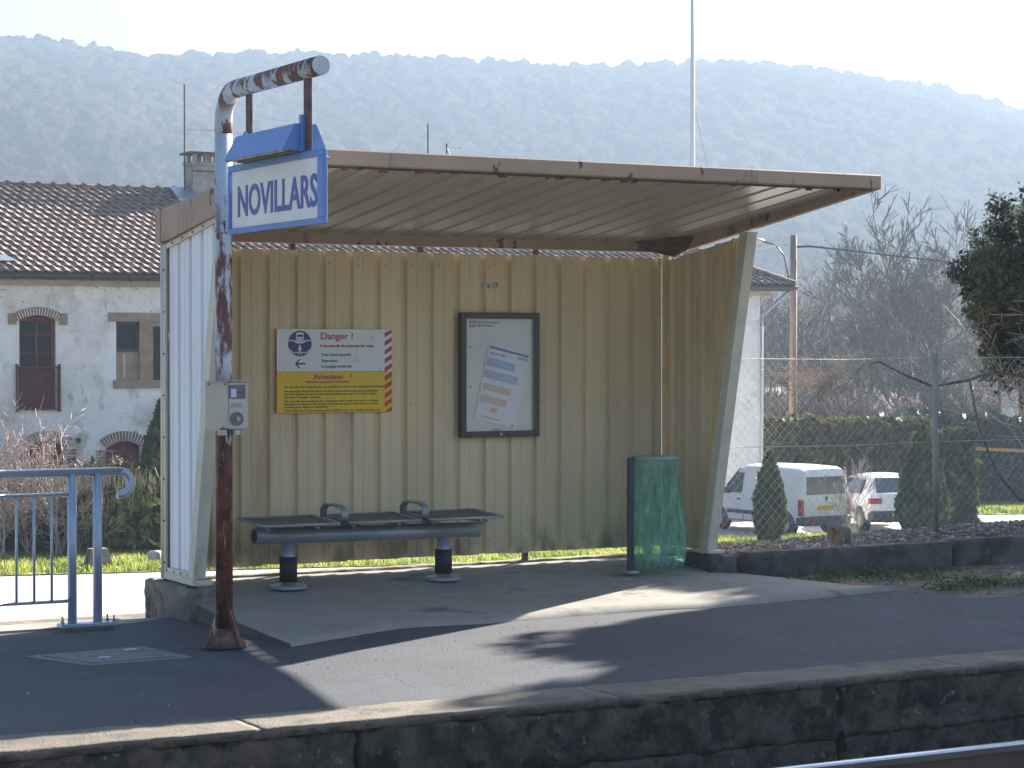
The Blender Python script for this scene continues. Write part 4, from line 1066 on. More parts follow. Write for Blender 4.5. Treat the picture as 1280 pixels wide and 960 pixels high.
# ------------------------------------------------------------------ vegetation
def bare(seed, H, levels=4, spread=.55, r0=None, kids=(3, 5), trunk_h=.35, up=.25, droop=0, seg=4, multi=1, thin=.006):
    rd = random.Random(seed); mb = MB(); r0 = r0 or H * .016
    def grow(p, d, L, r, lv):
        pts = [p]; dd = d.copy(); rs = [r]
        for i in range(seg if lv < levels else 3):
            dd = (dd + Vector((rd.gauss(0, .11), rd.gauss(0, .11), rd.gauss(0, .06) + (up * .12 if lv else .02) - droop * .1))).normalized()
            pts.append(pts[-1] + dd * (L / (seg if lv < levels else 3))); rs.append(max(thin, r * (1 - .62 * (i + 1) / seg)))
        mb.tube(pts, rs, 6 if lv == 0 else (4 if lv == 1 else 3), False)
        if lv >= levels: return
        n = rd.randint(*kids) + (2 if lv == 0 else 0) + (1 if lv >= 2 else 0)
        for k in range(n):
            t = rd.uniform(trunk_h if lv == 0 else .2, 1.0)
            i = min(len(pts) - 2, int(t * (len(pts) - 1))); f = t * (len(pts) - 1) - i
            q = pts[i].lerp(pts[i + 1], f)
            a = rd.uniform(0, 6.283); b = dd.orthogonal().normalized(); b.rotate(Matrix.Rotation(a, 3, dd))
            nd = (dd * (1 - spread * rd.uniform(.6, 1.1)) + b * spread * rd.uniform(.7, 1.2)); nd.z += up * .5; nd.normalize()
            grow(q, nd, L * rd.uniform(.42, .70) * (1.12 - .35 * t), max(thin, rs[i] * rd.uniform(.45, .65)), lv + 1)
        # leader
        grow(pts[-1], dd, L * .55, rs[-1], lv + 1)
    for m_ in range(multi):
        a = rd.uniform(0, 6.28); t = rd.uniform(.05, .35) if multi > 1 else rd.uniform(0, .06)
        grow(Vector((rd.uniform(-.1, .1) * (multi > 1), rd.uniform(-.1, .1) * (multi > 1), -.1)), Vector((math.cos(a) * t, math.sin(a) * t, 1)).normalized(), H * (.52 if levels > 2 else .6) * rd.uniform(.85, 1.1), r0, 0)
    return mb

def cloud(n, c, r, zr, seed=0, hollow=.45, lump=.35, freq=1.2):
    """points in a lumpy ellipsoid, with gaps"""
    g = np.random.default_rng(seed); out = []
    while sum(len(o) for o in out) < n:
        v = g.normal(size=(n, 3)); v /= np.linalg.norm(v, axis=1)[:, None]
        rad = g.uniform(hollow, 1, n) ** .6
        lum = np.array([1 + lump * fbm(x * freq + seed, y * freq, z * freq * 1.3) + lump * .5 * fbm(x * 4 + seed, y * 4, z * 4) for x, y, z in v * 1.6])
        q = v * (rad * lum)[:, None]
        keep = np.array([fbm(x * 3 + seed, y * 3, z * 3) > -.28 for x, y, z in q])
        out.append(q[keep])
    q = np.concatenate(out)[:n]
    return q * np.array([r, r, zr]) + np.array(c), q / np.maximum(.01, np.linalg.norm(q, axis=1))[:, None]

def column_conifer(name, label, loc, H, rad, mt, seed, n=9000, leaf=.10, group=None, tip=.5):
    t = thing(name, label, 'conifer', loc, group); g = np.random.default_rng(seed)
    h = g.uniform(.03, 1, n) ** .9
    prof = np.minimum(1, .55 + .45 * (h / .28)) * np.clip((1 - h) / tip, 0, 1) ** .75
    prof = np.clip(prof, .02, 1); a = g.uniform(0, 6.283, n); rr = rad * prof * g.uniform(.55, 1.03, n) * np.where(g.uniform(0, 1, n) < .08, g.uniform(1.0, 1.22, n), 1)
    lum = np.array([1 + .22 * fbm(math.cos(x) * 2, math.sin(x) * 2, z * 6 + seed) for x, z in zip(a, h)])
    P = np.stack([np.cos(a) * rr * lum, np.sin(a) * rr * lum, h * H], 1) + np.array(loc)
    out = np.stack([np.cos(a) * .45, np.sin(a) * .45, np.full(n, 1.0)], 1)
    leaf_mesh('foliage', P, leaf, mt, t, 2.0, out)
    MB().tube([(loc[0], loc[1], loc[2] - .1), (loc[0], loc[1], loc[2] + H * .85)], [rad * .25, .01], 8).build('trunk', 'bark', t)
    return t

def hedge(name, label, x0, x1, y0, y1, H, mt, seed, n, leaf, cat='hedge', top_mat=None):
    t = thing(name, label, cat, ((x0 + x1) / 2, (y0 + y1) / 2, gz(x0))); g = np.random.default_rng(seed)
    L = x1 - x0; D = y1 - y0
    u = g.uniform(0, 1, n); w = g.uniform(0, 1, n); s = g.uniform(0, 1, n)
    face = g.uniform(0, 1, n) < .62
    y = np.where(face, g.uniform(0, .28, n), w); z = np.where(face, s, g.uniform(.80, 1, n))
    P = []
    for i in range(n):
        X = x0 + L * u[i]; lump = .16 * fbm(X * .8 + seed, z[i] * 3, 0) + .12 * fbm(X * 3, z[i] * 8, seed)
        P.append((X, y0 + D * y[i] + lump * 1.6, gz(X) + H * z[i] * (1 + lump * .7)))
    leaf_mesh('foliage', P, leaf, mt, t, 1.7)
    stem = MB()
    xx = x0 + .4
    while xx < x1: stem.tube([(xx, (y0 + y1) / 2, gz(xx) - .05), (xx + .1, (y0 + y1) / 2, gz(xx) + H * .8)], .05, 5); xx += .9
    stem.box(x0 + .25, x1 - .25, y0 + D * .35, y1 - .15, gz(x0) - .1, gz(x0) + H * .82)
    stem.build('stems', M['bark'], t, kind='stuff')
    return t

# verge grass (left and right) beyond the road
def grass_field(name, label, x0, x1, y0, y1, n, h0, h1, w):
    strip(name + '_soil', [(x0, y0), (x1, y0), (x1, y1), (x0, y1)], .03, 'verge', kind='structure')
    P = []
    for _ in range(n):
        x = random.uniform(x0, x1); y = random.uniform(y0, y1)
        d = fbm(x, y, 0, .7) + .5 * fbm(x, y, 4, 2.5)
        edge_ = (y - y0) / (y1 - y0)
        if d < -.28 or random.random() > .35 + edge_ * 1.5: continue
        P.append((x, y, gz(x) + .03))
    hh = np.array([1.0])
    tag(blades(name, P, h0, h1, w, 'grass', .7), label, 'grass', kind='stuff')
grass_field('verge_grass', 'bright green sunlit grass verge across the pale road', 4, 27, 26.3, 30.6, 60000, .05, .20, .014)
grass_field('parking_grass', 'sunlit grass strip in front of the parked white cars', 27, 37, 26.0, 30.6, 42000, .05, .22, .014)
grass_field('far_grass', 'yellow green lawn beside the far hedge at right', 36.4, 60, 37.5, 41.6, 30000, .05, .22, .02)

# left: dark shrub mass, pampas-like pale tips, bare shrub, conifer
P_, N_ = [], []
lb = thing('evergreen_shrub', 'dense dark green shrub bed growing in front of the old white house', 'shrub', (9.5, 30.8, gz(9.5)))
ps = []
for (cx_, cy_, r_, zr_, n_) in ((8.3, 31.2, 1.2, .85, 11000), (9.2, 31.0, 1.1, 1.0, 15000), (10.0, 31.0, 1.0, 1.1, 15000), (10.9, 31.1, 1.1, 1.0, 13000), (12.2, 31.4, 1.3, 1.0, 5000), (14.0, 31.6, 1.4, 1.0, 4000), (7.2, 31.4, 1.2, .7, 4000), (17.0, 31.6, 1.4, .9, 3000)):
    q, d_ = cloud(n_, (cx_, cy_, gz(cx_) + zr_ * .85), r_, zr_, int(cx_ * 10)); ps.append(q)
P = np.concatenate(ps); P[:, 2] = np.maximum(P[:, 2], -2.8)
leaf_mesh('foliage', P, .065, 'hedge', lb, 3.2)
mb = MB()
for k in range(40): 
    xx = 6.6 + k * .25; mb.tube([(xx, 31.2 + random.uniform(-.5, .5), gz(xx) - .05), (xx + random.uniform(-.3, .3), 31.1 + random.uniform(-.4, .4), gz(xx) + random.uniform(.8, 1.5))], .03, 4, False)
mb.build('stems', 'bark', lb, kind='stuff')
# pale tufts on top of the shrubs
rg = thing('pale_shrub', 'sunlit shrub with pale straw coloured plumes below the arched red door', 'shrub', (10.1, 30.3, gz(10)))
P = []
for _ in range(1500):
    x = random.gauss(10.0, .60); P.append((x, random.gauss(30.2, .3), gz(x) + random.uniform(1.0, 1.65) + .2 * fbm(x, 0, 0, 2)))
b1 = blades('plumes', P, .15, .38, .011, mat('straw_plume', (.42, .36, .19), .7, var=.2), .7)
b1.parent = rg; b1.matrix_parent_inverse = Matrix.Translation(-Vector(rg.location))
P = []
for _ in range(2600):
    x = random.gauss(9.95, .75); P.append((x, random.gauss(30.3, .35), gz(x) + random.uniform(.25, 1.35)))
leaf_mesh('foliage', P, .11, leaf_mat('olive_leaves', (.16, .17, .05), .35, 2, .35), rg, 2.6)
column_conifer('columnar_conifer', 'tall narrow dark conifer beside the shelter left post', (10.95, 30.3, gz(11)), 3.3, .50, 'thuja', 5, 9000, .10)
sb = thing('bare_shrub', 'large leafless reddish shrub left of the handrail before the house', 'shrub', (8.9, 29.8, gz(9)))
for i, (x, y, h, s_) in enumerate(((7.3, 29.8, 3.7, 1), (7.9, 29.7, 3.3, 2), (8.4, 29.6, 3.0, 3), (6.9, 30.1, 3.6, 4), (8.9, 29.9, 2.2, 5))):
    b = bare(100 + s_, h, 3, .62, .018, (2, 4), .15, .22, 0, 5, 6, .0055); b.v = [(a + x, c + y, d + gz(x)) for a, c, d in b.v]
    b.build('stems', 'twigred' if i < 2 else 'twig', sb)

# evergreen mass at the right edge of the picture; throws the dappled shade on the platform
def evergreen(name, label, blobs, trunk, leaf, mt, seed, bits=0):
    t = thing(name, label, 'tree', trunk)
    ps = [cloud(n, c, r, zr, seed + i * 7, .35, .45, 1.3)[0] for i, (c, r, zr, n) in enumerate(blobs)]
    leaf_mesh('foliage', np.concatenate(ps), leaf, mt, t, 1.9)
    mb = MB(); T = Vector(trunk)
    rd = random.Random(seed)
    top = Vector(blobs[0][0])
    mb.tube([T, T.lerp(top, .5) + Vector((.05, .05, 0)), top], [.17, .12, .05], 8)
    for (c, r, zr, n) in blobs[1:]:
        s_ = T.lerp(top, rd.uniform(.35, .8)); mb.tube([s_, s_.lerp(Vector(c), .5) + Vector((0, 0, .1)), Vector(c)], [.07, .05, .015], 6, False)
    mb.build('trunk', 'bark', t)
    if bits:
        tw = MB()
        for k in range(bits):
            c, r, zr, n = rd.choice(blobs)
            a = rd.uniform(0, 6.28); e = rd.uniform(-.6, 1.2); d = Vector((math.cos(a) * math.cos(e), math.sin(a) * math.cos(e), math.sin(e)))
            p = Vector(c) + Vector((d.x * r, d.y * r, d.z * zr)) * rd.uniform(.7, .95)
            q = p + (d + Vector((0, 0, .4))).normalized() * rd.uniform(.2, .55)
            tw.tube([p, p.lerp(q, .5) + Vector((rd.gauss(0, .03), rd.gauss(0, .03), 0)), q], .005, 3, False)
        tw.build('bare_tips', 'twig', t, kind='stuff')
    return t
evergreen('evergreen_tree', 'bushy dark evergreen tree with bare sunlit tips at the right edge', [((9.85, 1.5, 2.28), .98, .82, 60000), ((11.0, 1.75, 2.62), 1.05, .80, 44000), ((9.85, 1.25, 1.75), .75, .55, 14000), ((10.9, 1.4, 2.2), 1.2, 1.0, 18000)],
          (10.5, 1.5, -.3), .034, 'ever', 11, 0)
evergreen('evergreen_tree', 'tall evergreen tree standing just outside the frame to the right', [((14.2, -.4, 6.6), 1.5, 1.25, 15000), ((14.5, 3.2, 5.0), 1.3, 1.0, 9000), ((14.6, .35, 5.5), 1.9, 1.9, 24000), ((15.6, -1.4, 5.4), 1.9, 1.8, 14000), ((14.0, -1.7, 3.9), 1.5, 1.5, 11000), ((16.4, .6, 6.4), 1.9, 1.7, 12000), ((13.4, -3.2, 3.4), 1.5, 1.7, 9000)],
          (14.9, -.6, -.3), .15, 'ever', 23)

tw_ = bpy.data.objects['evergreen_tree']
for i, (x, y, z, h, s_) in enumerate(((9.75, 1.4, 1.3, 2.2, 31), (10.3, 1.6, 1.3, 2.5, 32), (9.5, 1.3, 1.0, 2.0, 33), (9.9, 1.3, 1.2, 2.3, 34))):
    b = bare(s_, h, 3, .7, .02, (3, 5), .1, .1, .1, 5, 3, .0028); b.v = [(a + x, c + y, d + z) for a, c, d in b.v]
    b.build('bare_twigs', 'twig', tw_, kind='stuff')
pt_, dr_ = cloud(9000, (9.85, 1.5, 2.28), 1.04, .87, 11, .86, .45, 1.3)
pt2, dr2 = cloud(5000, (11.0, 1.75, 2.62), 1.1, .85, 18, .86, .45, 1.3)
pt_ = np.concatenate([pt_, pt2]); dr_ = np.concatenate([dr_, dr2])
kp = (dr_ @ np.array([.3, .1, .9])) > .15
leaf_mesh('painted_glints', pt_[kp], .022, mat('painted_leaf_glints', (.52, .50, .36), .4, var=.15), tw_, 1.6, None, kind='stuff')  # small pale leaves on the upper side stand in for sun glints
# bare overhanging branches near the fence
br = thing('bare_bush', 'leafless dark branches arching over the chain link fence at right', 'bush', (8.6, .9, 0))
for i, (x, y, h, s_) in enumerate(((9.6, 1.3, 3.0, 1), (8.9, .8, 2.7, 2))):
    b = bare(140 + s_, h, 3, .6, .022, (2, 4), .15, .2, .2, 6, 2, .003); b.v = [(a + x, c + y, d) for a, c, d in b.v]
    b.build('stems', 'twig', br)
MB().tube([(9.4, .5, 1.15), (8.42, .38, 1.41), (8.04, .35, 1.45), (7.75, .35, 1.37), (7.34, .35, 1.32), (7.02, .35, 1.43), (6.75, .35, 1.54), (6.58, .35, 1.52), (6.42, .35, 1.39)], [.02, .018, .016, .014, .013, .012, .010, .007, .004], 6).build('arching_branch', 'bark', br, smooth=True)
MB().tube([(7.78, .36, 1.38), (7.88, .35, .95), (8.09, .35, .53), (8.37, .35, .27), (9.0, .35, .12)], [.010, .010, .011, .012, .014], 6).build('arching_branch', 'bark', br, smooth=True)
# pale dry creeper on the fence
cr = bare(171, .7, 3, .7, .006, (3, 4), .1, .1, .3, 4, 4, .0022); cr.v = [(a * 2.2 + 5.6, c * .2 - .06, d * .7 + 1.28) for a, c, d in cr.v]
tag(cr.build('dry_creeper', 'twig'), 'dry leafless creeper tangled on the chain link fence', 'creeper')

# bare shrub by the cars
s1 = bare(181, 2.6, 3, .5, .015, (2, 3), .1, .35, 0, 4, 4, .005); s1.v = [(a * 1.1 + 27.9, c * 1.0 + 28.2, d + gz(29)) for a, c, d in s1.v]
tag(s1.build('leafless_shrub', 'twig'), 'leafless twiggy shrub standing behind the parked white van', 'shrub')
column_conifer('small_conifer', 'small slim conifer in front of the white van side', (26.0, 29.0, gz(26)), 2.25, .37, 'thuja', 8, 6000, .09)
column_conifer('large_conifer', 'broad rounded conifer in front of the white hatchback', (29.32, 27.25, gz(29)), 2.95, .60, 'thuja', 9, 16000, .10, tip=.62)
hedge('clipped_hedge', 'long brownish clipped hedge behind the parked cars', 32.9, 39.4, 39.0, 40.4, 2.85, 'brownhedge', 3, 26000, .14)
hedge('dark_hedge', 'dark green hedge at the back of the lawn at right', 39.6, 60, 41.6, 43.2, 2.95, 'hedgedark', 4, 26000, .15)
hedge('round_hedge', 'yellow tipped evergreen bush behind the galvanised fence post', 33.0, 34.5, 31.2, 32.3, 2.75, 'conifer', 6, 9000, .13, cat='bush')

# bare trees of the middle distance
protos = [bare(200 + i, 1.0 * h, 4, .52, h * .012, (3, 5), .25, .35, 0, 4, 1, .022).build('tmp', 'farbark') for i, h in enumerate((14, 13, 12, 15, 12.5))]
labels = ['forked leafless tree with the tallest crown right of the roof corner', 'slender leafless tree leaning left beyond the telegraph pole', 'short leafless tree directly right of the telegraph pole', 'leafless tree with a wide open crown behind the cable',
          'thin leafless tree beside the forked one', 'leafless tree standing behind the evergreen at right', 'low leafless tree above the brown hedge', 'leafless tree with pale twigs near the lamp bracket', 'leafless tree partly hidden by the evergreen crown',
          'bushy leafless tree above the white van', 'far leafless tree between the forked trees', 'grey leafless tree close to the roof eaves', 'straggly leafless tree above the hatchback', 'small grey leafless tree above the long hedge']
def at(px, dist):   # ground position along a bearing from the camera, dist metres ahead
    a = (px - 640) / 2775.0; c, s = math.cos(YAW), math.sin(YAW)
    return CAM.x + dist * (a * c + s), CAM.y + dist * (-a * s + c)
spots = [(1143, 108, 1.0, 0), (1082, 112, .93, 1), (1008, 118, .72, 2), (1190, 115, .90, 3), (1158, 112, .97, 4), (1225, 120, .92, 0), (1050, 100, .60, 1), (968, 125, .80, 4), (1255, 105, .85, 2), (1030, 128, .82, 3), (1110, 135, .95, 2), (945, 135, .75, 1), (1120, 98, .58, 4), (1175, 96, .55, 2)]
for i, (px, dist, sc, k) in enumerate(spots):
    x, y = at(px, dist)
    o = bpy.data.objects.new('bare_tree', protos[k].data); col.objects.link(o)
    o.location = (x, y, -3.6); o.scale = (sc * .95, sc * .95, sc * .88); o.rotation_euler.z = i * 1.9
    tag(o, labels[i], 'tree', 'bare trees beyond the hedge')
# dense far wood edge behind them
Vw, Fw, off_ = [], [], 0
for i in range(48):
    b = protos[i % 5].data; n = len(b.vertices); co = np.empty(n * 3, dtype=np.float32); b.vertices.foreach_get('co', co); co = co.reshape(-1, 3)
    px = 925 + i * 9.2 + random.uniform(-6, 6); d = random.uniform(150, 200); x, y = at(px, d); sc = random.uniform(.62, .88); a = random.uniform(0, 6.28)
    R2 = np.array([[math.cos(a), -math.sin(a), 0], [math.sin(a), math.cos(a), 0], [0, 0, 1]])
    co = (co * sc) @ R2.T + np.array([x, y, -4])
    F_ = np.array([p.vertices[:] for p in b.polygons if len(p.vertices) == 4]) + off_
    Vw.append(co); Fw.append(F_); off_ += n
tag(npmesh('far_wood', np.concatenate(Vw), np.concatenate(Fw), mat('grey_far_twigs', (.27, .235, .205), .9)), 'hazy mass of leafless trees at the foot of the hill', 'wood', kind='stuff')
Vw, Fw, off_ = [], [], 0
bp = [bare(260 + i, 3.6, 3, .6, .035, (4, 6), .08, .3, 0, 3, 7, .014) for i in range(3)]
for i in range(46):
    b = bp[i % 3]; co = np.array(b.v); n = len(co)
    x, y = at(930 + i * 8.2 + random.uniform(-5, 5), random.choice([random.uniform(90, 97), random.uniform(110, 122)])); sc = random.uniform(.75, 1.25); a = random.uniform(0, 6.28)
    R2 = np.array([[math.cos(a), -math.sin(a), 0], [math.sin(a), math.cos(a), 0], [0, 0, 1]])
    Vw.append((co * sc) @ R2.T + np.array([x, y, -3.7])); Fw.append(np.array([f for f in b.f if len(f) == 4]) + off_); off_ += n
tag(npmesh('undergrowth', np.concatenate(Vw), np.concatenate(Fw), mat('brush_twigs', (.17, .13, .11), .9)), 'tangled brown winter undergrowth below the leafless trees', 'undergrowth', kind='stuff')
for p in protos: bpy.data.objects.remove(p)

# ------------------------------------------------------------------ the old house
hs = thing('old_house', 'old two storey house with stained white plaster and tiled hip roof', 'house', (15, 37, gz(15)))
HX0, HX1, HY = 1.0, 31.36, 37.0
ops = [(9.79, 10.69, .19, 2.47), (12.20, 12.79, .90, 2.335), (13.12, 13.70, .90, 2.335), (11.93, 12.83, -2.85, -.60), (10.02, 10.92, -2.85, -.55),
       (5.2, 6.1, .9, 2.3), (17.0, 18.0, .9, 2.3), (20.5, 21.5, .9, 2.3), (24.5, 25.5, .9, 2.3), (17.5, 18.5, -1.9, -.6), (22, 23, -1.9, -.6)]
xsb = sorted({HX0, HX1, *[o[0] for o in ops], *[o[1] for o in ops]}); zsb = sorted({-3.4, 3.45, *[o[2] for o in ops], *[o[3] for o in ops]})
mb = MB()
for i in range(len(xsb) - 1):
    for j in range(len(zsb) - 1):
        xc, zc = (xsb[i] + xsb[i + 1]) / 2, (zsb[j] + zsb[j + 1]) / 2
        if any(o[0] < xc < o[1] and o[2] < zc < o[3] for o in ops): continue
        mb.add([(xsb[i], HY, zsb[j]), (xsb[i + 1], HY, zsb[j]), (xsb[i + 1], HY, zsb[j + 1]), (xsb[i], HY, zsb[j + 1])], [(0, 1, 2, 3)])
for (a, b, c, d) in ops:
    y2 = HY + .28
    mb.add([(a, HY, c), (a, y2, c), (a, y2, d), (a, HY, d)], [(0, 1, 2, 3)]); mb.add([(b, HY, c), (b, y2, c), (b, y2, d), (b, HY, d)], [(3, 2, 1, 0)])
    mb.add([(a, HY, d), (a, y2, d), (b, y2, d), (b, HY, d)], [(0, 1, 2, 3)]); mb.add([(a, HY, c), (a, y2, c), (b, y2, c), (b, HY, c)], [(3, 2, 1, 0)])
    mb.add([(a, y2 + .4, c), (b, y2 + .4, c), (b, y2 + .4, d), (a, y2 + .4, d)], [(0, 1, 2, 3)])
mb.add([(HX1, HY, -3.4), (HX1, HY + 9, -3.4), (HX1, HY + 9, 3.45), (HX1, HY, 3.45)], [(0, 1, 2, 3)])
mb.add([(HX0, HY, -3.4), (HX0, HY + 9, -3.4), (HX0, HY + 9, 3.45), (HX0, HY, 3.45)], [(3, 2, 1, 0)])
mb.add([(HX0, HY + 9, -3.4), (HX1, HY + 9, -3.4), (HX1, HY + 9, 3.45), (HX0, HY + 9, 3.45)], [(3, 2, 1, 0)])
mb.build('wall', 'plaster', hs)

def arch_ring(cx, w, zs, rise, th, n, y0, y1, name, par, springers=True):
    """segmental brick arch: voussoirs over an opening of width w springing at zs"""
    Rr = (w * w / 4 + rise * rise) / (2 * rise); cz = zs + rise - Rr; a0 = math.asin(w / 2 / Rr)
    mb = MB()
    for i in range(n):
        t0 = -a0 + 2 * a0 * (i + .17) / n; t1 = -a0 + 2 * a0 * (i + .83) / n
        q = [(cx + Rr * math.sin(t0), cz + Rr * math.cos(t0)), (cx + Rr * math.sin(t1), cz + Rr * math.cos(t1)), (cx + (Rr + th) * math.sin(t1), cz + (Rr + th) * math.cos(t1)), (cx + (Rr + th) * math.sin(t0), cz + (Rr + th) * math.cos(t0))]
        q = [(max(cx - w / 2 - .9 * th * .6, min(cx + w / 2 + .9 * th * .6, u)), v) for u, v in q]
        mb.prism(q, y0, y1, 'Y')
    mb.build(name, 'brick', par, kind='stuff')
    q = [(cx + (Rr) * math.sin(-a0 + 2 * a0 * i / 16), cz + Rr * math.cos(-a0 + 2 * a0 * i / 16)) for i in range(17)] + [(cx + (Rr + th - .01) * math.sin(a0 - 2 * a0 * i / 16), cz + (Rr + th - .01) * math.cos(a0 - 2 * a0 * i / 16)) for i in range(17)]
    mb = MB()
    for i in range(16): mb.prism([q[i], q[i + 1], q[32 - i], q[33 - i]], y0 + .006, y1, 'Y')
    mb.build('arch_mortar', 'mortar', par)

# french window with arch
w1 = MB().box(9.79, 9.85, 37.10, 37.16, .19, 2.40).box(10.60, 10.69, 37.09, 37.16, .19, 2.40).box(10.21, 10.27, 37.10, 37.15, 1.17, 2.38).box(9.85, 10.60, 37.10, 37.155, 2.34, 2.43).box(9.85, 10.60, 37.105, 37.15, 2.0, 2.03).box(9.85, 10.60, 37.105, 37.15, 1.55, 1.575).box(10.02, 10.04, 37.105, 37.15, 2.03, 2.34).box(10.42, 10.44, 37.105, 37.15, 2.03, 2.34).box(9.85, 10.6, 37.10, 37.15, 1.10, 1.17).build('window', 'redwood', hs)
for (a, b) in ((9.85, 10.21), (10.27, 10.60)):
    for (c, d) in ((1.17, 1.55), (1.575, 2.0), (2.03, 2.34)): MB().box(a, b, 37.125, 37.13, c, d).build('pane', 'glass', w1)
for k in range(5): MB().box(9.85 + k * .15, 9.995 + k * .15, 37.08, 37.14, .2, 1.10).build('lower_board', 'redwood', w1)
mb = MB()
for k in range(13): mb.box(9.76 + k * .078, 9.775 + k * .078, 36.93, 36.95, .22, 1.22)
mb.box(9.70, 10.78, 36.92, 36.96, 1.20, 1.24); mb.box(9.70, 10.78, 36.92, 36.96, .19, .22); mb.box(9.70, 9.74, 36.90, 37.0, .15, 1.3); mb.box(10.74, 10.78, 36.90, 37.0, .15, 1.3)
mb.build('guard_rail', 'redwood', hs)
arch_ring(10.24, 1.04, 2.32, .15, .20, 17, 36.96, 37.02, 'arch_bricks', hs)
MB().box(9.52, 9.72, 36.965, 37.01, 2.25, 2.52).box(10.77, 10.97, 36.965, 37.01, 2.25, 2.52).build('springer_stone', 'stone', hs)
# twin window in tan surround
MB().box(12.0, 13.95, 36.96, 37.02, 2.335, 2.55).build('lintel', 'stone', hs)
MB().box(12.12, 13.85, 36.95, 37.03, .70, .90).build('sill', 'stone', hs)
MB().box(12.79, 13.12, 36.97, 37.05, .905, 2.333).build('mullion', 'stone', hs)
w2 = MB().box(12.20, 12.26, 37.06, 37.12, 1.60, 2.333).box(12.73, 12.79, 37.06, 37.12, 1.6, 2.333).box(12.26, 12.73, 37.06, 37.12, 2.26, 2.333).box(12.26, 12.73, 37.06, 37.12, 1.6, 1.68).build('window', mat('dark_blue_frame', (.03, .03, .05), .4), hs)
MB().box(12.26, 12.73, 37.09, 37.10, 1.68, 2.26).build('pane', 'glass', w2)
MB().box(12.20, 12.79, 37.07, 37.12, .905, 1.595).build('boarded_panel', 'stone', hs)
MB().box(12.41, 12.44, 37.055, 37.069, .95, 1.55).build('white_strip', 'farwall', hs)
w3 = MB().box(13.12, 13.17, 37.06, 37.12, .905, 2.333).box(13.65, 13.70, 37.06, 37.12, .905, 2.333).box(13.17, 13.65, 37.06, 37.12, 2.22, 2.333).build('window', mat('pale_olive_frame', (.35, .35, .25), .5), hs)
MB().box(13.17, 13.65, 37.09, 37.10, .905, 2.22).build('pane', 'glass', w3)
for (a, b, c, d) in ops[5:]:
    w_ = MB().box(a, a + .06, 37.08, 37.14, c, d).box(b - .06, b, 37.08, 37.14, c, d).box(a + .06, b - .06, 37.08, 37.14, d - .07, d).box(a + .06, b - .06, 37.08, 37.14, c, c + .07).box((a + b) / 2 - .03, (a + b) / 2 + .03, 37.085, 37.135, c + .07, d - .07).build('window', 'redwood', hs)
    MB().box(a + .06, b - .06, 37.10, 37.11, c + .07, d - .07).build('pane', 'glass', w_)
# ground floor arched doors with brick surrounds
for (a, b, zt) in ((11.93, 12.83, -.60), (10.02, 10.92, -.55)):
    cxx = (a + b) / 2
    d_ = bpy.data.objects.new('tmp', None)
    bpy.data.objects.remove(d_)
    door = MB().box(a, b, 37.14, 37.18, -2.85, zt).build('door', 'redwood', hs)
    for k in range(6): MB().box(a + .01 + k * .148, a + .145 + k * .148, 37.12, 37.139, -2.8, zt - .02).build('board', 'redwood', door)
    arch_ring(cxx, .94, zt - .16, .17, .24, 15, 36.95, 37.03, 'arch_bricks', hs)
    mb = MB(); mo = MB()
    for s_, e in ((a - .25, a - .01), (b + .01, b + .25)):
        z = zt - .20
        row = 0
        while z > -2.8:
            if row % 2: mb.box(s_ + .005, (s_ + e) / 2 - .005, 36.955, 37.03, z - .07, z - .008); mb.box((s_ + e) / 2 + .005, e - .005, 36.955, 37.03, z - .07, z - .008)
            else: mb.box(s_ + .005, e - .005, 36.955, 37.03, z - .07, z - .008)
            z -= .075; row += 1
        mo.box(s_, e, 36.961, 37.02, -2.8, zt - .18)
    mb.build('jamb_bricks', 'brick', hs, kind='stuff'); mo.build('jamb_mortar', 'mortar', hs)
MB().bbox(11.02, 11.14, 36.955, 37.0, -1.00, -.91, .003).build('house_number_plate', 'blue', hs)
MB().bbox(11.18, 11.28, 36.93, 37.0, -.62, -.5, .01).build('wall_box', 'black', hs)
# cornice board, gutter, downpipe
EZ = 3.48
MB().box(HX0 - .3, HX1 + .35, 36.72, 37.05, 3.30, 3.34).build('soffit', 'soffit', hs)
MB().box(HX0 - .3, HX1 + .35, 36.90, 36.99, 3.18, 3.30).build('cornice', 'soffit', hs)
gp = [(36.56 + .085 * math.cos(a), 3.44 + .105 * math.sin(a)) for a in np.linspace(math.pi, 2 * math.pi, 9)] + [(36.56 + .075 * math.cos(a), 3.44 + .095 * math.sin(a)) for a in np.linspace(2 * math.pi, math.pi, 9)]
mb = MB()
for i in range(8): mb.prism([gp[i], gp[i + 1], gp[16 - i], gp[17 - i]], HX0 - .5, HX1 + .95, 'X')
mb.box(HX0 - .5, HX1 + .9, 36.64, 36.70, 3.32, 3.50)
mb.build('gutter', 'gutter', hs)
mb = MB(); k = HX0
while k < HX1: mb.box(k, k + .03, 36.46, 36.60, 3.30, 3.46); k += .95
mb.build('gutter_brackets', 'gutter', hs, kind='stuff')
MB().tube([(32.15, 36.62, 3.34), (32.0, 36.70, 3.20), (31.45, 36.90, 2.68), (31.39, 36.95, 2.55), (31.39, 36.95, 2.3)], .045, 10).build('downpipe', 'zinc', hs, smooth=True)
MB().tube([(31.39, 36.95, 2.3), (31.39, 36.95, -3.2)], .045, 10).build('downpipe', 'farwall', hs, smooth=True)
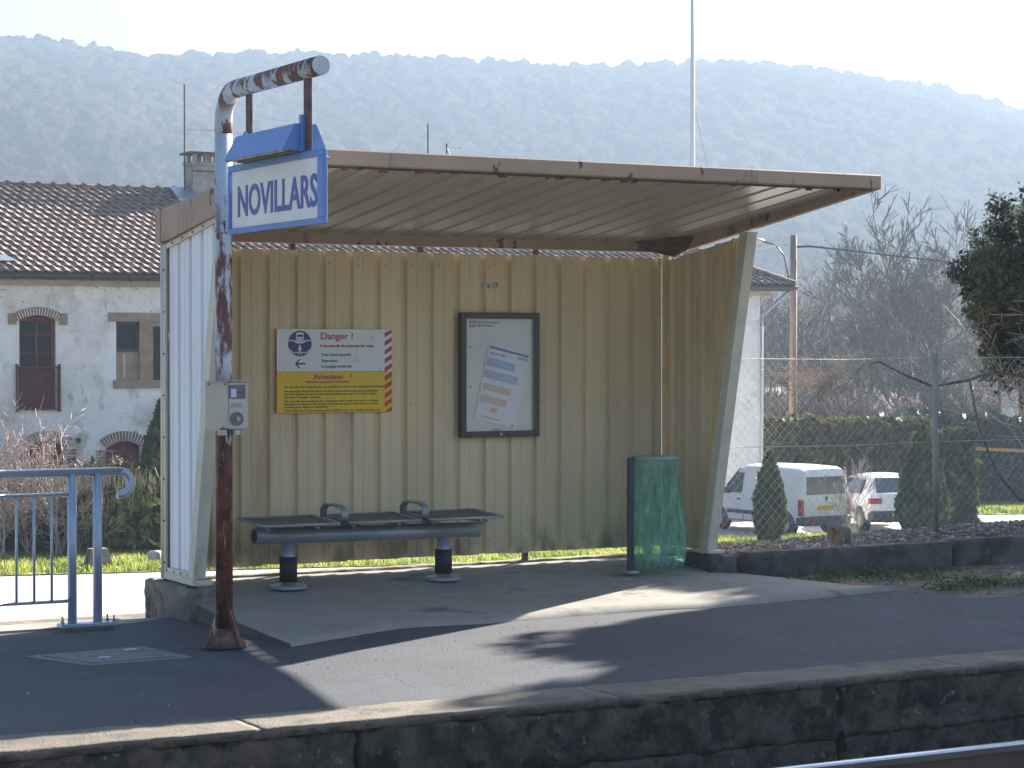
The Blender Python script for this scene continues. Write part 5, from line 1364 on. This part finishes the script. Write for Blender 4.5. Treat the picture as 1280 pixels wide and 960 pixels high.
# roof: boarding + tiles
ridge_y, ridge_z = 41.5, 5.93; ey = 36.62; ez = 3.50
ex0, ex1 = HX0 - .4, 32.35; rx1 = ex1 - (ridge_y - ey)
mb = MB()
mb.add([(ex0, ey, ez - .06), (ex1, ey, ez - .06), (rx1, ridge_y, ridge_z - .06), (ex0, ridge_y, ridge_z - .06), (ex0, 46.4, ez - .06), (ex1, 46.4, ez - .06)],
       [(0, 1, 2, 3), (3, 2, 5, 4), (1, 5, 2), (0, 4, 5, 1)[::-1], (0, 3, 4)])
mb.build('roof_boarding', 'tilesub', hs)
tw, tl = .245, .29
slope_len = math.hypot(ridge_y - ey, ridge_z - ez); sy, sz = (ridge_y - ey) / slope_len, (ridge_z - ez) / slope_len
rows = int(slope_len / tl) + 1
me = bpy.data.meshes.new('roof_tile')
prof = [(0, .010), (.05, .050), (.10, .032), (.17, .004), (.240, .012)]
tv_, tf_ = [], []
for s_, lift in ((0, .030), (tl * 1.12, -.004)):
    for (u, h_) in prof:
        tv_.append((u, s_ * sy - (h_ + lift) * sz, s_ * sz + (h_ + lift) * sy))
for (u, h_) in prof: tv_.append((u, 0 - (h_ + .022 - .032) * sz, 0 + (h_ + .022 - .032) * sy))
for i in range(4):
    tf_.append((i, i + 1, 6 + i, 5 + i)); tf_.append((10 + i, 11 + i, i + 1, i))
tf_.append((0, 5, 10)); 
me.from_pydata(tv_, [], tf_); me.update(); me.materials.append(M['tile'])
TV = np.array(tv_)
cand = []
for r_ in range(rows):
    s_ = r_ * tl
    if s_ + tl * .6 > slope_len: continue
    z_flare = 0
    y, z = ey + s_ * sy, ez + s_ * sz
    xend = ex1 - (s_ * sy) - .05
    xx = ex0 + (.0 if r_ % 2 else tw / 2)
    while xx < xend: cand.append((xx, y, z, r_)); xx += tw
def hidden(p): return not (9.2 < p[0] < 15.2 )
near = sorted([c for c in cand if 9.35 < c[0] < 14.6], key=lambda c: (c[3], c[0]))
near = near[:290]
ns = set((c[0], c[3]) for c in near)
ol = hs.location
for c in near:
    o = bpy.data.objects.new('roof_tile', me); col.objects.link(o); o.parent = hs
    o.location = (c[0] - ol.x + random.uniform(-.006, .006), c[1] - ol.y + random.uniform(-.01, .01), c[2] - ol.z + random.uniform(-.004, .004)); o.rotation_euler.z = random.uniform(-.015, .015)
rest = [c for c in cand if (c[0], c[3]) not in ns]
Vr = np.concatenate([TV + np.array([c[0] + random.uniform(-.006, .006), c[1] + random.uniform(-.01, .01), c[2] + random.uniform(-.005, .005)]) for c in rest])
Fq = [f for f in tf_ if len(f) == 4]; Fr = np.concatenate([np.array(Fq) + i * len(TV) for i in range(len(rest))])
npmesh('roof_tiles', Vr, Fr, 'tile', hs, kind='stuff')
# right hip tiles (seen edge on) as joined courses
mb = MB()
for r_ in range(rows):
    a = r_ * tl; x_ = ex1 - a * sy; z_ = ez + a * sz
    if a + tl > slope_len: break
    mb.hexa([(x_ + .02, ey + a * sy, z_ - .01), (x_ + .02, 46.4 - a * sy, z_ - .01), (x_ - tl * sy, 46.4 - (a + tl) * sy, z_ + tl * sz - .03), (x_ - tl * sy, ey + (a + tl) * sy, z_ + tl * sz - .03)],
            [(x_ + .03, ey + a * sy, z_ + .03), (x_ + .03, 46.4 - a * sy, z_ + .03), (x_ - tl * sy + .01, 46.4 - (a + tl) * sy, z_ + tl * sz), (x_ - tl * sy + .01, ey + (a + tl) * sy, z_ + tl * sz)])
mb.build('hip_courses', 'tile', hs, kind='stuff')
# ridge and hip caps
xx = ex0
while xx < rx1 - .4:
    mb = MB(); mb.tube([(xx, ridge_y, ridge_z + .0), (xx + .36, ridge_y, ridge_z + .0), (xx + .37, ridge_y, ridge_z + .01), (xx + .42, ridge_y, ridge_z + .012)], [.085, .085, .115, .115], 10)
    mb.build('ridge_tile', 'tile', hs); xx += .41
n_ = int(math.sqrt(2 * (ridge_y - ey) ** 2 + (ridge_z - ez) ** 2) / .42)
for i in range(n_):
    t0, t1 = i / n_, (i + 1.1) / n_
    A = Vector((ex1, ey, ez + .03)); B = Vector((rx1, ridge_y, ridge_z + .03))
    mb = MB(); mb.tube([A.lerp(B, t0), A.lerp(B, min(1, t1))], [.10, .075], 8); mb.build('hip_tile', 'tile', hs)
# chimney
ch = MB().box(15.76, 16.50, 41.1, 41.75, 5.2, 6.62).box(15.72, 16.54, 41.06, 41.79, 6.60, 6.70).build('chimney', 'chimney', hs)
mb = MB()
for (a, b) in ((15.78, 15.88), (16.08, 16.18), (16.38, 16.48)): mb.box(a, b, 41.12, 41.22, 6.70, 6.90); mb.box(a, b, 41.6, 41.7, 6.7, 6.9)
mb.build('chimney_pier', 'chimney', ch)
MB().box(15.64, 16.58, 41.02, 41.83, 6.90, 6.96).build('chimney_cap', 'darkrust', ch)
MB().box(15.70, 16.53, 41.03, 41.05, 6.42, 6.45).box(15.5, 16.53, 41.035, 41.05, 5.80, 5.83).build('chimney_strap', 'darkmetal', ch)
mb = MB(); mb.hexa([(15.2, 40.7, 5.60), (16.9, 40.7, 5.60), (16.9, 41.4, 5.93), (15.2, 41.4, 5.93)], [(15.2, 40.7, 5.66), (16.9, 40.7, 5.66), (16.9, 41.4, 6.02), (15.2, 41.4, 6.02)])
mb.build('chimney_flashing', 'zinc', ch)
mb = MB()
for k in range(8): mb.box(16.505, 16.545, 41.1, 41.75, 5.75 + k * .11, 5.84 + k * .11)
mb.build('toothed_bricks', 'farwall', ch, kind='stuff')
# small roof light with pale flashing at the far left of the roof
MB().add([(8.2, 37.0, 3.75), (9.75, 37.0, 3.78), (9.1, 38.2, 4.3), (8.2, 38.2, 4.3)], [(0, 1, 2, 3)]).build('roof_flashing', 'zinc', hs)

# antennas
def antenna(name, label, x, y, z0, z1, booms, m='polewood'):
    t = thing(name, label, 'antenna', (x, y, z0))
    MB().tube([(x, y, z0), (x, y, z1)], .022, 6).build('mast', 'darkmetal', t)
    for (z, L, n, el, dx) in booms:
        mb = MB(); mb.tube([(x, y, z), (x + L * dx[0], y + L * dx[1], z + L * dx[2])], .012, 4)
        for k in range(n):
            q = (k + 1) / n; cx_, cy_, cz_ = x + L * dx[0] * q, y + L * dx[1] * q, z + L * dx[2] * q
            mb.tube([(cx_, cy_ - .0, cz_ - el), (cx_, cy_, cz_ + el)], .006, 3)
        mb.build('boom', 'cablelit', t)
    return t
antenna('television_antenna', 'tall rusty antenna mast with two booms beside the chimney', 15.55, 41.2, 5.6, 8.75, [(8.75, -.35, 4, .04, (1, 0, -.25)), (7.55, 1.1, 10, .05, (1, 0, .02)), (8.7, .0, 1, .3, (1, 0, 0))])
antenna('television_antenna', 'plain thin mast rising over the shelter roof', 23.0, 41.5, 5.8, 8.1, [])
antenna('television_antenna', 'small crooked antenna on the ridge above the shelter roof', 23.6, 41.5, 5.8, 7.55, [(7.5, .45, 4, .05, (1, 0, -.1)), (7.45, .35, 3, .04, (.5, 0, .85)), (7.45, -.3, 2, .04, (-.5, 0, .85))])
antenna('television_antenna', 'horizontal comb antenna left of the white mast', 29.9, 41.5, 5.0, 7.05, [(7.0, 1.05, 9, .07, (1, 0, -.08))])

# ------------------------------------------------------------------ mast, pole, cables, lamp
x, y = at(865.5, 72)
ms = thing('white_mast', 'very tall thin white mast rising behind the shelter roof', 'mast', (x, y, -3.3))
MB().tube([(x, y, -3.3), (x, y, 7), (x - .03, y, 20)], [.085, .075, .055], 12).build('mast_tube', 'mast', ms, smooth=True)
MB().tube([(x + .1, y, 9.4), (x + .62, y, 7.4), (x + 2.6, y, -1)], .008, 4).build('guy_wire', 'cable', ms)
x, y = at(991, 70)
up = thing('utility_pole', 'brown wooden utility pole with cable and curved lamp bracket', 'utility pole', (x, y, -3.4))
c_, s_ = math.cos(YAW), math.sin(YAW)
def off(dx, z): return (x + dx * c_, y - dx * s_, z)
MB().tube([off(0, -3.4), off(.02, 5.25)], [.13, .105], 12).build('pole', 'polewood', up, smooth=True)
mb = MB(); mb.tube([off(-.10, 3.6), off(-.16, 4.0), off(-.28, 4.6), off(-.55, 4.95), off(-.95, 5.05)], .028, 8)
mb.build('lamp_bracket', 'darkmetal', up, smooth=True)
mb = MB(); mb.ball(off(-1.12, 5.08), .17, 12, 6, (1.5, 1, .5)); mb.build('lamp_head', 'cablelit', up, smooth=True)
MB().tube([off(-.02, 4.93), off(-.5, 4.93), off(-.9, 4.86), off(-2.0, 4.70)], [.02, .035, .03, .03], 6).build('cable_bundle', 'cablelit', up)
MB().tube([off(.1, 4.88), off(.5, 4.90), off(1.5, 4.80), off(3, 4.62), off(5, 4.40), off(9, 4.15), off(16, 4.0)], [.035, .04, .028, .025, .022, .02, .02], 6).build('cable', 'cable', up)

# ------------------------------------------------------------------ far outbuilding, barrier
x0_, y0_ = at(952, 100)
ob = thing('far_outbuilding', 'long low far building with white eaves strip and brown roof', 'building', (x0_, y0_, -3.4))
x1_, y1_ = at(1262, 103)
dv = Vector((x1_ - x0_, y1_ - y0_, 0)); nn = Vector((-dv.y, dv.x, 0)).normalized() * 5
A, B = Vector((x0_, y0_, 0)), Vector((x1_, y1_, 0))
def q8(A, B, n0, n1, z0, z1, z2=None, z3=None):
    return [(A + n0).to_tuple()[:2] + (z0,), (B + n0).to_tuple()[:2] + (z0,), (B + n1).to_tuple()[:2] + (z0,), (A + n1).to_tuple()[:2] + (z0,)], [(A + n0).to_tuple()[:2] + (z1,), (B + n0).to_tuple()[:2] + (z1,), (B + n1).to_tuple()[:2] + (z1,), (A + n1).to_tuple()[:2] + (z1,)]
z_ = Vector((0, 0, 0))
MB().hexa(*q8(A, B, z_, nn, -3.6, -1.52)).build('wall', 'farwall', ob)
MB().hexa(*q8(A, B, -nn * .1, z_ - nn * .02, -1.52, -1.30)).build('eaves_board', 'farwall', ob)
A2, B2 = A + dv * .42, B
mb = MB(); q = [A2 - nn * .1, B2 - nn * .1, B2 + nn * .5, A2 + nn * .5]
mb.hexa([(q[0].x, q[0].y, -1.29), (q[1].x, q[1].y, -1.29), (q[2].x, q[2].y, -.45), (q[3].x, q[3].y, -.45)], [(q[0].x, q[0].y, -1.22), (q[1].x, q[1].y, -1.22), (q[2].x, q[2].y, -.38), (q[3].x, q[3].y, -.38)])
mb.build('roof', 'farroof', ob)
xg, yg = at(1268, 88)
gbl = thing('masonry_pier', 'narrow white masonry pier glimpsed below the evergreen tree', 'pillar', (xg, yg, -3.4))
MB().box(xg - .22, xg + .22, yg, yg + .5, -3.4, .55).build('wall', 'farwall', gbl)
MB().box(xg - .27, xg + .27, yg - .1, yg + .6, .55, .63).build('roof', 'farroof', gbl)
xb, yb_ = at(1198, 62)
bar = thing('wooden_barrier', 'thin post with a long orange wooden rail beside the lawn', 'barrier', (xb, yb_, gz(xb)))
def off2(dx, z): return (xb + dx * c_, yb_ - dx * s_, z)
MB().tube([off2(0, gz(xb)), off2(0, -1.05)], .035, 8).build('post', 'polewood', bar)
MB().tube([off2(-.35, -1.08), off2(.42, -1.08)], .03, 6).build('cross_bar', 'cablelit', bar)
MB().tube([off2(.42, -1.12), off2(4.5, -1.30)], .045, 6).build('rail', 'beamwood', bar)
MB().tube([off2(4.5, gz(xb)), off2(4.5, -1.2)], .045, 8).build('post', 'polewood', bar)

# concrete marker in the left verge
cm = MB(); cx_, cy_ = 8.45, 27.1; g_ = gz(cx_)
cm.hexa([(cx_ - .26, cy_ - .2, g_), (cx_ + .26, cy_ - .2, g_), (cx_ + .26, cy_ + .2, g_), (cx_ - .26, cy_ + .2, g_)], [(cx_ - .17, cy_ - .14, g_ + .44), (cx_ + .17, cy_ - .14, g_ + .44), (cx_ + .17, cy_ + .14, g_ + .44), (cx_ - .17, cy_ + .14, g_ + .44)])
tag(cm.build('concrete_block', 'oldconc'), 'small grey tapered concrete block standing in the left grass verge', 'concrete block')

# ------------------------------------------------------------------ vehicles
def car(kind, label, loc, heading, cat, name):
    t = thing(name, label, cat, (0, 0, 0))
    if kind == 'van':
        L, WB, rw = 4.1, (.62, 3.32), .31
        st = [(-.02, .42, .98, 1.55, .78, .80, .66), (.03, .34, .98, 1.74, .82, .84, .70), (.25, .30, .98, 1.80, .84, .85, .72), (1.2, .28, .98, 1.82, .85, .86, .72), (2.3, .28, .98, 1.80, .85, .86, .71), (2.62, .28, .98, 1.70, .85, .86, .68),
              (3.15, .28, .97, 1.15, .85, .85, .72), (3.3, .28, .93, 1.04, .84, .84, .74), (3.85, .30, .82, .90, .82, .80, .70), (4.08, .34, .62, .68, .74, .72, .60)]
    else:
        L, WB, rw = 3.95, (.72, 3.25), .29
        st = [(-.02, .36, .70, .82, .72, .74, .66), (.04, .30, .80, .98, .80, .81, .68), (.16, .27, .86, 1.03, .82, .83, .66), (.62, .26, .90, 1.33, .83, .84, .58), (1.0, .25, .90, 1.40, .83, .84, .58), (1.8, .25, .88, 1.42, .83, .84, .60),
              (2.3, .25, .87, 1.36, .83, .84, .58), (2.95, .25, .86, .98, .83, .83, .70), (3.1, .26, .82, .92, .82, .82, .70), (3.75, .28, .66, .74, .78, .76, .64), (3.93, .32, .52, .56, .68, .66, .55)]
    mb = MB(); m_ = None
    for (x, zl, zb_, zt, wl, wb, wt) in st:
        half = [(wl * .85, zl), (wl * .98, zl + .06), (wb, zl + .30), (wb, zb_), (wt + .06, zb_ + (zt - zb_) * .62), (wt, zt - .05), (wt - .10, zt - .005), (wt * .5, zt + .012), (0, zt + .018)]
        ring = [(x, y, z) for y, z in half] + [(x, -y, z) for y, z in half[-2::-1]]
        mb.v += ring; m_ = len(ring)
    for i in range(len(st) - 1):
        for j in range(m_ - 1): mb.f.append((i * m_ + j, (i + 1) * m_ + j, (i + 1) * m_ + j + 1, i * m_ + j + 1))
        mb.f.append((i * m_ + m_ - 1, (i + 1) * m_ + m_ - 1, (i + 1) * m_, i * m_))
    mb.f.append(tuple(range(m_))); mb.f.append(tuple((len(st) - 1) * m_ + j for j in range(m_))[::-1])
    body = mb.build('body', 'carwhite', t, smooth=True)
    md = body.modifiers.new('edges', 'EDGE_SPLIT'); md.split_angle = R(38)
    for xw in WB:
        for s_ in (1, -1):
            ya = s_ * .80
            w_ = MB().tube([(xw, ya - s_ * .16, rw), (xw, ya + s_ * .045, rw), (xw, ya + s_ * .055, rw)], [rw, rw, rw * .93], 24).build('wheel', 'tyre', t, smooth=False)
            MB().tube([(xw, ya + s_ * .045, rw), (xw, ya + s_ * .064, rw)], [rw * .66, rw * .58], 20).build('rim', 'rim', w_)
            mb = MB(); arc = [(xw + (rw + .075) * math.cos(a), rw + (rw + .075) * math.sin(a)) for a in np.linspace(-.15, math.pi + .15, 16)]
            mb.prism(arc, s_ * .70, s_ * .858, 'Y'); mb.build('wheel_arch', 'bumper', t)
    if kind == 'van':
        MB().bbox(-.10, .22, -.83, .83, .30, .54, .03).build('rear_bumper', 'bumper', t)
        MB().bbox(3.95, 4.14, -.76, .76, .30, .52, .03).build('front_bumper', 'bumper', t)
        for (a, b) in ((-.66, -.02), (.02, .66)): MB().bbox(-.035, .02, a, b, 1.10, 1.56, .012).build('rear_window', 'carglass', t)
        for s_ in (1, -1):
            MB().bbox(-.03, .10, s_ * .80 - .06, s_ * .80 + .06, .56, .98, .012).build('tail_light', 'taillight', t)
            mb = MB(); P4 = [(2.35, 1.05), (3.02, 1.05), (2.62, 1.58), (2.35, 1.58)]
            mb.hexa([(a, s_ * .87, b) if b < 1.2 else (a, s_ * .78, b) for a, b in P4], [(a, s_ * .80, b) if b < 1.2 else (a, s_ * .68, b) for a, b in P4]); mb.build('door_window', 'carglass', t)
            MB().bbox(2.86, 3.0, s_ * .88 - .08, s_ * .88 + .08, 1.02, 1.18, .02).build('mirror', 'bumper', t)
            MB().bbox(1.0, 2.95, s_ * .865 - .012, s_ * .865 + .012, .50, .60, .005).build('side_strip', 'bumper', t)
            MB().bbox(3.92, 4.06, s_ * .58 - .14, s_ * .58 + .14, .62, .78, .02).build('headlight', 'carglass', t)
        MB().bbox(-.045, .0, -.26, .26, .70, .81, .004).build('number_plate', 'numplate', t)
        MB().bbox(-.05, .0, -.06, -.0, .96, 1.04, .006).build('door_handle', 'bumper', t)
        MB().box(-.027, .0, -.006, .006, .56, 1.62).build('door_seam', 'bumper', t)
        mb = MB(); mb.hexa([(2.66, -.62, 1.66), (3.14, -.70, 1.17), (3.14, .70, 1.17), (2.66, .62, 1.66)], [(2.70, -.62, 1.69), (3.18, -.70, 1.20), (3.18, .70, 1.20), (2.70, .62, 1.69)]); mb.build('windscreen', 'carglass', t)
        for s_ in (1, -1):
            MB().box(2.28, 2.292, s_ * .852 - .006, s_ * .852 + .006, .34, 1.0).box(1.25, 1.262, s_ * .862 - .006, s_ * .862 + .006, .34, 1.0).build('door_seam', 'bumper', t)
            MB().bbox(2.38, 2.52, s_ * .872 - .012, s_ * .872 + .012, .86, .90, .005).build('door_handle', 'bumper', t)
        MB().bbox(-.10, -.02, .50, .62, .30, .50, .01).build('tow_cover', 'taillight', t)
    else:
        MB().bbox(-.12, .20, -.82, .82, .28, .56, .05).build('rear_bumper', 'bumper', t)
        MB().bbox(3.85, 4.02, -.72, .72, .30, .50, .03).build('front_bumper', 'bumper', t)
        mb = MB(); mb.hexa([(.13, -.60, 1.00), (.13, .60, 1.00), (.58, .50, 1.335), (.58, -.50, 1.335)], [(.10, -.60, 1.03), (.10, .60, 1.03), (.55, .50, 1.365), (.55, -.50, 1.365)]); mb.build('rear_window', 'carglass', t)
        mb = MB(); mb.hexa([(2.33, -.54, 1.34), (2.93, -.66, 1.0), (2.93, .66, 1.0), (2.33, .54, 1.34)], [(2.36, -.54, 1.37), (2.96, -.66, 1.03), (2.96, .66, 1.03), (2.36, .54, 1.37)]); mb.build('windscreen', 'carglass', t)
        for s_ in (1, -1):
            MB().bbox(-.04, .14, s_ * .66 - .16, s_ * .66 + .16, .74, .88, .02).build('tail_light', 'taillight', t)
            for P4 in ([(.72, .95), (1.45, .95), (1.45, 1.30), (.95, 1.30)], [(1.5, .95), (2.75, .95), (2.3, 1.28), (1.5, 1.31)]):
                mb = MB(); mb.hexa([(a, s_ * .85, b) if b < 1.1 else (a, s_ * .685, b) for a, b in P4], [(a, s_ * .78, b) if b < 1.1 else (a, s_ * .60, b) for a, b in P4]); mb.build('side_window', 'carglass', t)
            MB().bbox(1.0, 3.0, s_ * .845 - .012, s_ * .845 + .012, .46, .54, .005).build('side_strip', 'bumper', t)
            MB().bbox(2.62, 2.76, s_ * .87 - .07, s_ * .87 + .07, .92, 1.04, .02).build('mirror', 'bumper', t)
        MB().bbox(-.13, -.05, -.26, .26, .40, .51, .004).build('number_plate', 'numplate', t)
    t.location = loc; t.rotation_euler.z = heading
    if kind != 'van': t.scale = (1.06, 1.06, 1.06)
    return t
car('van', 'white panel van with twin rear windows parked before the house corner', (29.31, 31.17, gz(29.3) + .01), math.pi / 2 + R(5), 'van', 'parked_van')
car('hatch', 'white hatchback car parked right of the van with dark bumper', (32.25, 31.75, gz(32) + .01), math.pi / 2 - R(20), 'car', 'parked_car')

gp_ = [(random.uniform(-3, 7), random.uniform(-4.75, -1.2)) for _ in range(420)]
tag(stones('grit', [(x, y, az(x, y) + .002) for x, y in gp_ if x < .0 or y < -2.2], .0025, .008, 'gravel'), 'tiny pale grit scattered over the dark platform asphalt', 'grit', kind='stuff')

# ------------------------------------------------------------------ wooded hill
def hill():
    px = [-1400, -700, 0, 50, 100, 150, 185, 230, 300, 480, 560, 640, 760, 860, 920, 1000, 1100, 1180, 1280, 1500, 1900, 2600]
    py = [18, 37, 45, 47, 52, 57, 65, 65, 63, 66, 70, 75, 80, 75, 73, 80, 93, 107, 135, 190, 250, 300]
    Rr = 820.0; naz, nr = 1150, 330
    t = np.linspace(-.62, .62, naz)
    pxs = 640 + 2775 * np.tan(t); ridge = 1.65 + (437 - np.interp(pxs, px, py)) / 2775 * Rr - 5.5
    r = 300 + (Rr + 90 - 300) * np.linspace(0, 1, nr)
    A, RR = np.meshgrid(t, r, indexing='ij')
    s = np.clip((RR - 330) / (Rr - 330), 0, 1); s = s * s * (3 - 2 * s) * .35 + s * .65
    Z = -4.5 + (ridge[:, None] + 4.5) * s
    Z = np.where(RR > Rr, ridge[:, None] - (RR - Rr) * .35, Z)
    ang = A + YAW; X = CAM.x + RR * np.sin(ang) / np.cos(A); Y = CAM.y + RR * np.cos(ang) / np.cos(A)
    # gullies and spurs
    Z += 1.5 * s * (1 - s) ** 2 * (26 * np.sin(X * .011 + 1.3 * np.sin(Y * .004)) + 14 * np.sin(X * .027 + Y * .013 + 2))
    # crowns
    g = np.random.default_rng(3); cell = 6.5
    ix, iy = np.floor(X / cell).astype(int), np.floor(Y / cell).astype(int)
    def h(i, j, k): 
        v = np.sin(i * 127.1 + j * 311.7 + k * 74.7) * 43758.5453; return v - np.floor(v)
    best = np.zeros_like(X); tint = np.zeros_like(X)
    for di in (-1, 0, 1):
        for dj in (-1, 0, 1):
            a, b = ix + di, iy + dj
            cx = (a + h(a, b, 1)) * cell; cy = (b + h(a, b, 2)) * cell; rad = cell * (.45 + .5 * h(a, b, 3)); top = 3.0 + 5.5 * h(a, b, 4)
            d = np.hypot(X - cx, Y - cy) / rad; v = top * np.sqrt(np.clip(1 - d * d, 0, 1)); m_ = v > best
            best = np.where(m_, v, best); tint = np.where(m_, h(a, b, 5), tint)
    cell2 = 1.7; jx, jy = np.floor(X / cell2).astype(int), np.floor(Y / cell2).astype(int)
    Z2 = Z + (best * .46 + 1.3 * h(jx, jy, 7) + .7 * h(jx // 2, jy // 2, 9) + np.where(RR > Rr - 6, 2.2 * h(jx // 3, jy // 3, 11), 0)) * (s > 0)
    V = np.stack([X, Y, Z2], -1).reshape(-1, 3)
    I = np.arange(naz * nr).reshape(naz, nr)
    F = np.stack([I[:-1, :-1], I[:-1, 1:], I[1:, 1:], I[1:, :-1]], -1).reshape(-1, 4)
    m, tt, b = nt('winter_forest')
    at_ = tt.nodes.new('ShaderNodeAttribute'); at_.attribute_name = 'tint'
    cr_ = tt.nodes.new('ShaderNodeValToRGB'); tt.links.new(at_.outputs['Fac'], cr_.inputs[0])
    cr_.color_ramp.elements[0].color = (.018, .024, .018, 1); cr_.color_ramp.elements[1].color = (.15, .115, .09, 1)
    e = cr_.color_ramp.elements.new(.5); e.color = (.050, .045, .034, 1)
    e = cr_.color_ramp.elements.new(.85); e.color = (.085, .072, .055, 1)
    geo = tt.nodes.new('ShaderNodeNewGeometry')
    nf = ramp(tt, tex_noise(tt, geo.outputs['Position'], .06, 8, .72), .32, .68)
    cc = mixc(tt, nf, (.03, .03, .03), cr_.outputs[0])
    cc = mixc(tt, ramp(tt, tex_noise(tt, geo.outputs['Position'], .9, 3, .8), .35, .65), (.018, .02, .022), cc)
    cc = mixc(tt, ramp(tt, tex_noise(tt, geo.outputs['Position'], .011, 4, .6), .40, .62), cc, mixc(tt, .5, cc, (.07, .062, .058)))
    tt.links.new(cc, b.inputs['Base Color']); b.inputs['Roughness'].default_value = 1; b.inputs['Specular IOR Level'].default_value = 0
    o = npmesh('wooded_hill', V, F, m, smooth=True, kind='structure')
    al = o.data.attributes.new('tint', 'FLOAT', 'POINT'); al.data.foreach_set('value', np.clip(tint.ravel() * .55 + .45 * (.5 + .5 * np.sin(X.ravel() * .02 + Y.ravel() * .013)), 0, 1).astype(np.float32))
hill()

# ------------------------------------------------------------------ haze
hz = MB().box(-1700, 1700, -1700, 1700, -6, 135).build('haze', None)
m = bpy.data.materials.new('valley_haze'); m.use_nodes = True; t = m.node_tree
for n in list(t.nodes):
    if n.type != 'OUTPUT_MATERIAL': t.nodes.remove(n)
pv = t.nodes.new('ShaderNodeVolumePrincipled')
pv.inputs['Color'].default_value = (.27, .35, .455, 1)
pv.inputs['Density'].default_value = .0011
pv.inputs['Anisotropy'].default_value = .35
t.links.new(pv.outputs[0], [n for n in t.nodes if n.type == 'OUTPUT_MATERIAL'][0].inputs['Volume'])
hz.data.materials.append(m); hz['kind'] = 'stuff'
